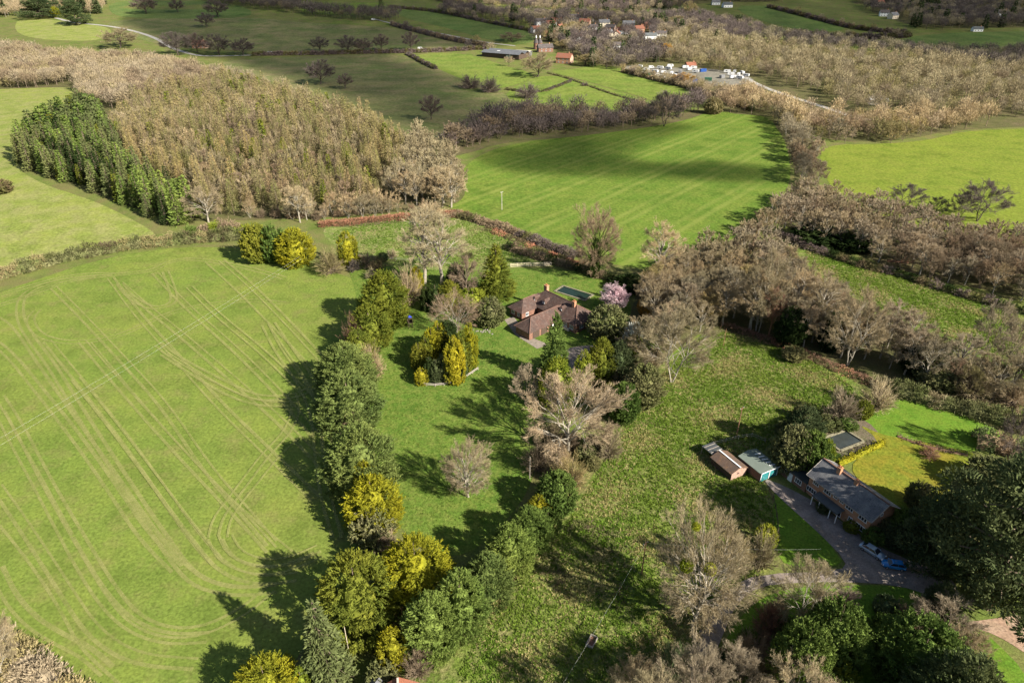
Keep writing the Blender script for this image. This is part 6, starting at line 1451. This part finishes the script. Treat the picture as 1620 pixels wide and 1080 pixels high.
wood([(390, 345), (520, 350), (660, 338), (730, 330), (600, 330), (520, 338), (420, 340)], 5, [('mid3', 'lo3', 'bark_pale', 'twig_tan', 2, 6, 10, .8), ('shrub1', 'shrublo', BR, 'twig_brown', 2, 3, 5, 1.2), ('mid1', 'lo1', 'bark_pale', 'twig_pale', .8, 9, 12, .7)], 20, BT, 'bare bush or small tree along the front edge of the larch wood', 'bare trees along the front of the larch wood', 15, 'bare_woodland', 'bare bushes along the front of the larch wood')
T('mid1', 'twig_tan', 330, 352, 292, 66, BT, 'round tan bare tree between dark spruces and larches', mt='bark_pale')
T('mid2', 'twig_pale', 475, 352, 290, 40, BT, 'thin pale bare tree at the front of the larches', mt='bark_pale')
T('mid1', 'twig_pale', 714, 328, 262, 62, BT, 'pale open-branched bare tree at the right tip of the knoll wood', mt='bark_pale')
T('shrub1', 'twig_pale', 682, 345, 318, 56, 'bare_bush', 'pale broom-like bush in the bracken right of the larch wood', 'bush')
# copse below the pasture strip: tall bare trees with pale stems
CP1 = [('mid1', 'lo1', 'bark_pale', 'twig_tan', 3, 9.5, 13.5, .74), ('mid2', 'lo2', 'bark_pale', 'twig_grey', 2, 10.5, 14.5, .6), ('mid3', 'lo3', BR, 'twig_olive', 1.6, 7, 11, .85), ('mid1', 'lo1', 'bark_red', 'twig_brown', 1, 9, 13, .75)]
cnt['copse'] = wood([(1012, 475), (1050, 440), (1110, 408), (1180, 392), (1235, 420), (1290, 472), (1360, 522), (1450, 578), (1540, 604), (1640, 620), (1640, 650), (1540, 640), (1440, 610), (1340, 578), (1250, 548), (1150, 510), (1080, 540), (1030, 560)], 5.7, CP1, 110, BT, 'tan bare tree in the copse above the rough pasture', 'bare trees of the copse above the rough pasture', 16, 'bare_woodland', 'tan bare trees at the back of the copse')
for px, bs, tp, w, lab in ((1186, 522, 420, 66, 'tall pale-stemmed bare tree at the left of the copse front'), (1200, 525, 400, 70, 'tall pale-stemmed bare tree second along the copse front'), (1216, 532, 455, 36, 'slim red-barked tree at the copse front'), (1252, 524, 425, 60, 'slender bare tree standing before dark evergreens in the copse'), (1288, 532, 430, 66, 'forked pale bare tree right of the dark evergreens in the copse'), (1340, 578, 462, 90, 'many-stemmed pale tree at the lower edge of the copse'), (1142, 515, 440, 50, 'thin bare tree at the left tip of the copse')):
    T('tall' if w < 70 else 'limbed', 'twig_tan' if w > 40 else 'twig_red', px, bs, tp, w, BT, lab, mt='bark_pale' if w > 40 else 'bark_red')
for px, bs, tp, w, lab in ((1246, 545, 480, 50, 'dark evergreen behind slender stems in the copse'), (1312, 552, 488, 50, 'dark evergreen, middle one of the copse'), (1456, 590, 530, 74, 'broad dark holly at the lower right of the copse')):
    T('bushbig', 'dark_yew', px, bs, tp, w, 'evergreen_tree', lab)
for px, bs, tp, w, mc, lab in ((1535, 625, 570, 86, 'twig_tan', 'large tan twiggy dome at the right of the copse'), (1478, 612, 572, 60, 'scrub_olive', 'olive bush left of the large tan dome'), (1255, 568, 545, 36, 'scrub_olive', 'small olive bush by the bracken edge'), (1150, 470, 430, 44, 'twig_orange', 'orange-tinged bush at the top of the copse'), (1600, 640, 600, 70, 'twig_grey', 'grey twiggy bush at the right end of the copse')):
    T('shrub1' if 'twig' in mc else 'bush2', mc, px, bs, tp, w, 'bare_bush', lab, 'bush')
for px, bs, tp, w, lab in ((1585, 600, 510, 60, 'dark leaning bare tree at the right end of the copse'), (1560, 560, 480, 60, 'pale bare tree behind the large tan dome')):
    T('limbed', 'twig_grey', px, bs, tp, w, BT, lab, mt='bark_pale' if w > 70 else 'bark_dark')
# wood between the striped field, the bright field and the pasture strip
RW = [('mid1', 'lo1', 'bark_pale', 'twig_tan', 2.4, 8, 12, .8), ('mid2', 'lo2', 'bark_pale', 'twig_grey', 2, 9, 13, .65), ('mid3', 'lo3', BR, 'twig_brown', 2.2, 7, 11, .85)]
cnt['river'] = wood([(1150, 400), (1205, 355), (1250, 322), (1290, 315), (1345, 330), (1430, 354), (1500, 376), (1620, 392), (1680, 405), (1680, 500), (1620, 478), (1500, 452), (1400, 424), (1300, 390), (1230, 370)], 6.0, RW, 60, BT, 'bare tree in the belt between the bright field and pasture strip', 'bare trees between the bright field and pasture strip', 17, 'bare_woodland', 'bare trees at the back of the belt')
cnt['strip'] = wood([(1222, 188), (1250, 190), (1275, 225), (1292, 262), (1300, 292), (1262, 300), (1252, 262), (1244, 225)], 7, RW, 22, BT, 'grey-brown bare tree in the narrow belt right of the striped field', 'bare trees of the belt right of the striped field', 18, 'bare_woodland', 'bare trees at the back of the narrow belt')
for px, bs, tp, w, lab in ((1545, 350, 288, 84, 'open-crowned dark bare tree standing against the bright field'), (1518, 345, 304, 40, 'small dark bare tree left of the open-crowned one'), (1480, 340, 312, 34, 'low dark bare tree beside the bright field'), (1432, 330, 292, 56, 'thin bare tree against the bright field at its left')):
    T('limbed', 'twig_dark', px, bs, tp, w, BT, lab, mt='bark_dark')
for px, bs, tp, w, lab in ((1300, 380, 352, 90, 'dark evergreen thicket under the bare belt'), (1350, 392, 362, 70, 'dark thicket right of the evergreen one under bare belt')):
    T('bush2', 'dark_yew', px, bs, tp, w, 'evergreen_bush', lab, 'bush')
# dark belt above the striped field
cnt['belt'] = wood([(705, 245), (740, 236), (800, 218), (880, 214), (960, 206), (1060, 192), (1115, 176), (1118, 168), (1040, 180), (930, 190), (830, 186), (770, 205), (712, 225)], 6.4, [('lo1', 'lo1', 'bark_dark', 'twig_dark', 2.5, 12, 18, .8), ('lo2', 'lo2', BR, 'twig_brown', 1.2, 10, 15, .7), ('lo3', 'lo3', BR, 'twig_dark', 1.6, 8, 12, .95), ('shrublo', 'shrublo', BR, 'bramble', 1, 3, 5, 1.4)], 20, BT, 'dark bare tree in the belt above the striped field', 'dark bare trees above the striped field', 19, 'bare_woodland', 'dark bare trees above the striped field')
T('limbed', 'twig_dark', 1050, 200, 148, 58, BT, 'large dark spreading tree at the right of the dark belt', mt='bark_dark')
T('bush2', 'twig_olive', 1128, 180, 152, 28, 'bare_bush', 'tawny bush at the far corner of the striped field', 'bush')
# valley wood in sun at the right
VW = [('lo1', 'lo1', BR, 'twig_tan', 2.4, 7, 18, .75), ('lo2', 'lo2', BR, 'twig_pale', 1.2, 8, 18, .6), ('lo3', 'lo3', BR, 'twig_olive', 1.8, 7, 13, 1.), ('lo1', 'lo1', BR, 'twig_grey', 1., 7, 16, .75), ('lo1', 'lo1', BR, 'twig_brown', .9, 9, 14, .85), ('sprlo', 'sprlo', BR, 'cedar_green', .06, 8, 13, .5)]
cnt['valley_front'] = wood([(1132, 177), (1215, 185), (1300, 227), (1420, 227), (1500, 212), (1560, 200), (1560, 186), (1450, 192), (1350, 200), (1300, 192), (1220, 168), (1180, 150), (1140, 155)], 8., VW, 20, BT, 'tan bare tree along the front of the sunlit valley wood', 'bare trees along the front of the valley wood', 20, 'bare_woodland', 'tan bare trees of the valley wood')
cnt['valley_back'] = wood([(1060, 100), (1200, 122), (1300, 150), (1345, 180), (1450, 190), (1560, 184), (1700, 190), (1700, 122), (1560, 112), (1420, 92), (1300, 84), (1180, 70), (1060, 64), (1020, 80)], 10.5, VW, 0, BT, 'x', 'x', 21, 'valley_woodland', 'mass of tan bare trees filling the sunlit valley at right')
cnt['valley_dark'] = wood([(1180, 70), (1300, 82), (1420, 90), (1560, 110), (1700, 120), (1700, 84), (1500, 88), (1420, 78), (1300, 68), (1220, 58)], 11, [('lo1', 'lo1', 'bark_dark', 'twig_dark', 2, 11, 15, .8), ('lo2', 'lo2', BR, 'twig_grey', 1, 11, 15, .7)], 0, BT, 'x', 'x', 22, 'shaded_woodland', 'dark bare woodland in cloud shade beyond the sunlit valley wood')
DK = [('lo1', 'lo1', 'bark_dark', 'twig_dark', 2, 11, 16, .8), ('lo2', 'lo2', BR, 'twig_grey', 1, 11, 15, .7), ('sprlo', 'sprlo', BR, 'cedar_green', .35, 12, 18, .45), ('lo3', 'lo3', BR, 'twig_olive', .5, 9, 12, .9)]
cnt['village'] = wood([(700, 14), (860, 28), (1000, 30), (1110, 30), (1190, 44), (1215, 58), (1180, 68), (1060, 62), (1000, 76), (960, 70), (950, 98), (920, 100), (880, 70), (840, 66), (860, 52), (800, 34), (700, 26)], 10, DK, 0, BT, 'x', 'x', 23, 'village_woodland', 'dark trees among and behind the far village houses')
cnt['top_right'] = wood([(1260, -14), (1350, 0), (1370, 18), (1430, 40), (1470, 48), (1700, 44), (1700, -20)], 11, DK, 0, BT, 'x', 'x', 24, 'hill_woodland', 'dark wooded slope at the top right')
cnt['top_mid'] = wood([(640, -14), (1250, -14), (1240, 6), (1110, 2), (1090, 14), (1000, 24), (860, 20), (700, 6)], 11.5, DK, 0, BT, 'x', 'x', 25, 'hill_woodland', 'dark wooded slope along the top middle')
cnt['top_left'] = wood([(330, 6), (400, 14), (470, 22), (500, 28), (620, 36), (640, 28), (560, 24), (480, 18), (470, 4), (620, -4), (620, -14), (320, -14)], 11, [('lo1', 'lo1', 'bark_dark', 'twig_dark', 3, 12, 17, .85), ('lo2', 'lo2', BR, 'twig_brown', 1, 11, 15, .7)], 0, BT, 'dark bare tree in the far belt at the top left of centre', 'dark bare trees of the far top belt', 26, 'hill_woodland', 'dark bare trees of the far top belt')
cnt['far_left'] = wood([(-60, 30), (20, 30), (40, 26), (165, 22), (170, 6), (100, -6), (-60, -6)], 12, [('lo1', 'lo1', 'bark_pale', 'twig_tan', 2, 12, 16, .8), ('sprlo', 'sprlo', BR, 'cedar_green', 1.6, 14, 20, .6), ('lo3', 'lo3', BR, 'twig_olive', 1, 10, 13, .9)], 0, BT, 'tree of the mixed clump behind the pale drive at the top left', 'trees of the mixed clump at the top left', 27, 'hill_woodland', 'mixed trees at the top left')
wood([(-80, 125), (-60, 70), (0, 68), (30, 100), (20, 125)], 8, LOB, 0, BT, 'x', 'x', 28, 'bare_woodland', 'tan bare trees at the left edge above the grass field')
# single far trees
for px, bs, tp, w, mc, lab in ((507, 134, 96, 50, 'twig_dark', 'dark bare oak, left and larger of two in the dun field'), (546, 141, 118, 26, 'twig_dark', 'small dark bare tree right of the larger oak in the dun field'), (682, 190, 152, 34, 'twig_dark', 'lone dark bare tree at the right of the dun field'),
    (232, 22, -4, 40, 'twig_dark', 'dark round tree on the far park at top left'), (282, 20, 0, 24, 'twig_dark', 'smaller dark tree right of the round one on far park'), (328, 44, 22, 28, 'twig_dark', 'dark tree in front of the clump on far park'), (346, 28, 0, 36, 'twig_dark', 'dark tree behind the front one on far park'),
    (507, 82, 60, 30, 'twig_dark', 'bare tree on the far lane, leftmost of five'), (552, 84, 58, 36, 'twig_dark', 'bare tree on the far lane, second of five and densest'), (575, 84, 62, 28, 'twig_dark', 'bare tree on the far lane, third of five'), (604, 80, 56, 24, 'twig_dark', 'bare tree on the far lane, fourth of five'), (650, 80, 52, 26, 'twig_dark', 'bare tree on the far lane, rightmost of five'),
    (282, 88, 52, 46, 'twig_dark', 'broad dark tree where the far lane enters the trees'), (312, 84, 54, 30, 'twig_dark', 'dark tree left of the hidden red house'), (348, 88, 56, 42, 'twig_dark', 'dark tree right of the hidden red house'), (384, 88, 62, 38, 'twig_dark', 'dark tree at the right end of the lane clump'), (190, 76, 46, 60, 'twig_tan', 'pale tan bare tree at the back of the knoll wood by the lane'),
    (850, 122, 84, 52, 'twig_tan', 'tan tree at the left of sunlit red brick house'), (925, 104, 86, 34, 'twig_olive', 'olive tree right of the sunlit red brick house'), (945, 102, 82, 30, 'twig_tan', 'tan tree second right of the sunlit brick house'),
    (1090, 30, 4, 26, 'twig_olive', 'olive round tree behind the village at right'), (1075, 42, 26, 40, 'twig_olive', 'olive-yellow willow right of the village'), (1056, 92, 70, 24, 'twig_orange', 'yellow-tinged tree at the left end of the sunlit valley wood'), (905, 54, 36, 36, 'twig_olive', 'olive tree between the village houses'), (890, 78, 64, 28, 'twig_olive', 'olive tree beside the oast towers'), (1080, 134, 116, 34, 'twig_orange', 'yellow-brown tree in front of the vehicle yard'), (810, 66, 52, 40, 'twig_brown', 'rusty bare tree above the barn')):
    T('round' if w > 22 else 'mid3', mc, px, bs, tp, w, BT, lab, mt='bark_dark', parts=False)
T('cedar2', 'cedar_green', 122, 40, 0, 40, 'cedar_tree', 'dark cedar standing by the pale drive at the top left', parts=False)
T('cedar2', 'cedar_green', 66, 28, -4, 60, 'cedar_tree', 'dark broad conifer left of the cedar at the top left', parts=False)
T('bush1', 'gold_foliage', 90, 28, 10, 14, 'golden_conifer', 'tiny yellow conifer between the two dark ones at top left', parts=False)
T('sprmid', 'cedar_green', 604, 20, -6, 14, 'spruce_tree', 'single dark spruce standing above the far tree belt', parts=False)
for px, bs, tp, w, lab in ((745, 140, 118, 40, 'dark thicket at the left of the paddocks'), (775, 146, 122, 36, 'brown thicket right of the dark one by the paddocks'), (835, 155, 132, 40, 'dark thicket where the two paddocks meet'), (925, 136, 130, 14, 'small dark bush on the paddock fence line')):
    T('shrub1', 'twig_dark', px, bs, tp, w, 'thicket', lab, 'thicket', parts=False)
print('WOODS', cnt)
wood([(985, 117), (1040, 131), (1090, 144), (1140, 160), (1160, 152), (1110, 136), (1050, 123), (1000, 113)], 9, [('lo3', 'lo3', BR, 'twig_tan', 2, 6, 9, .9), ('lo3', 'lo3', BR, 'twig_brown', 1, 5, 8, 1.)], 0, BT, 'x', 'x', 31, 'bare_woodland', 'tan bare trees in front of the vehicle yard')
wood([(925, 106), (985, 113), (1020, 104), (1062, 100), (1050, 84), (990, 72), (950, 72), (928, 88)], 10, DK + [('lo3', 'lo3', BR, 'twig_tan', 1.2, 8, 11, .9)], 0, BT, 'x', 'x', 33, 'village_woodland', 'mixed trees between the village and the vehicle yard')

# trees standing in the far hedges
rg = np.random.default_rng(404)
for pix, n_ in (([(615, 12), (700, 20), (760, 34), (820, 46), (860, 54)], 9), ([(620, 40), (680, 56), (720, 66), (770, 74)], 7), ([(1215, 12), (1280, 28), (1340, 44), (1380, 50), (1430, 54)], 9), ([(1240, 56), (1320, 60), (1400, 62), (1440, 58)], 9), ([(1440, 78), (1520, 87), (1620, 82)], 6), ([(985, 114), (1040, 128), (1090, 140), (1150, 160)], 9), ([(700, 79), (770, 76), (800, 104), (850, 117)], 6)):
    q, d = strip_pts(wpoly(pix), 4.)
    for i in np.sort(rg.choice(len(q), n_, replace=False)):
        h = rg.uniform(6, 12); tree(('v1', 'v3')[rg.integers(2)], q[i][0], q[i][1], h, h * rg.uniform(.75, 1.1), 'bark_dark', ('twig_dark', 'twig_grey', 'twig_olive')[rg.integers(3)], 'hedgerow_tree', 'small bare tree standing in one of the far field hedges', 'tree', 'bare trees in the far hedges', parts=False)
# ---------------------------------------------------------------- broken thin clouds over the valley (they throw the shade on the far fields)
a = N('cloud_white'); at = a.n('Attribute'); at.attribute_name = 'dens'
f = a.ramp(a.noise(a.objc(), .02, 4, .6), [(.3, (.55,) * 3), (.7, (1,) * 3)])
f = a.math('MULTIPLY', at.outputs['Fac'], f)
d = a.n('BsdfDiffuse'); d.inputs[0].default_value = (.9, .9, .92, 1); t = a.n('BsdfTransparent')
m = a.n('MixShader'); a.l(f, m.inputs[0]); a.l(t.outputs[0], m.inputs[1]); a.l(d.outputs[0], m.inputs[2]); a.l(m.outputs[0], a.out.inputs[0]); M['cloud_white'] = a.m
ALT = 520.0; OFF = ALT / math.tan(SUN_EL)
def cloud(pix, edge, opac, seed):
    """pix: the ground the cloud shades; a flat-bottomed lumpy cloud that thins towards its rim"""
    poly = smooth_poly(wpoly(pix)); B = np.array(poly); rg = np.random.default_rng(seed)
    sp = max(6., min(np.ptp(B[:, 0]), np.ptp(B[:, 1])) / 22)
    pts = [tuple(q) for q in B]; nb = len(pts)
    g = np.array([(x, y) for x in np.arange(B[:, 0].min(), B[:, 0].max(), sp) for y in np.arange(B[:, 1].min(), B[:, 1].max(), sp)]); g = g + rg.uniform(-.3, .3, g.shape) * sp
    pts += [tuple(q) for q in g[inside(g, poly)]]
    r = delaunay_2d_cdt([Vector(p) for p in pts], [], [list(range(nb))], 1, 1e-3)
    V = np.array([(v.x, v.y) for v in r[0]]); A = B; E_ = np.roll(B, -1, 0)
    ab = E_ - A; tt = np.clip(((V[:, None] - A[None]) * ab[None]).sum(2) / ((ab ** 2).sum(1) + 1e-9)[None], 0, 1)
    dist = np.linalg.norm(V[:, None] - (A[None] + ab[None] * tt[..., None]), axis=2).min(1)
    s = np.clip(dist / edge, 0, 1); dens = s * s * (3 - 2 * s)
    th = (8 + np.minimum(dist, 60) * .6) * (1 + .3 * np.sin(V[:, 0] * .05) * np.sin(V[:, 1] * .06)) * np.clip(dist / 8, .02, 1)
    z0 = ALT + terr(V[:, 0], V[:, 1]); X = V[:, 0] + SUN_H.x * OFF; Y = V[:, 1] + SUN_H.y * OFF; n = len(V)
    P = np.concatenate([np.stack([X, Y, z0], 1), np.stack([X, Y, z0 + th], 1)])
    F = np.array([list(q) for q in r[2]]); b = MB(); b.add(P, np.concatenate([F[:, ::-1], F + n]))
    o = b.obj('cloud', 'cloud_white', smooth=True); at_ = o.data.attributes.new('dens', 'FLOAT', 'POINT')
    at_.data.foreach_set('value', (np.concatenate([dens, dens]) * (1 - math.sqrt(1 - opac))).astype(np.float32))
    return tag(o, kind='structure')
cloud([(290, 92), (345, 95), (420, 118), (520, 150), (640, 216), (720, 238), (800, 208), (835, 184), (800, 140), (740, 118), (650, 90), (640, 80), (780, 80), (860, 66), (880, 40), (760, 14), (700, -20), (200, -20), (220, 20), (175, 36), (235, 62)], 22, .90, 1)
cloud([(750, 262), (800, 236), (940, 208), (1020, 196), (1090, 190), (1130, 200), (1060, 224), (1010, 246), (1060, 260), (1160, 252), (1250, 262), (1275, 292), (1180, 298), (1060, 290), (980, 290), (880, 284), (800, 280)], 16, .95, 2)
cloud([(690, 222), (780, 184), (900, 180), (1040, 176), (1040, 198), (900, 222), (800, 236), (710, 252)], 16, .7, 5)
cloud([(860, 0), (1000, 10), (1060, 24), (1140, 42), (1220, 60), (1300, 70), (1420, 84), (1540, 104), (1700, 120), (1700, -30), (760, -30)], 30, .9, 3)
cloud([(840, 26), (1000, 32), (1050, 48), (980, 60), (900, 52), (840, 46)], 20, .6, 4)
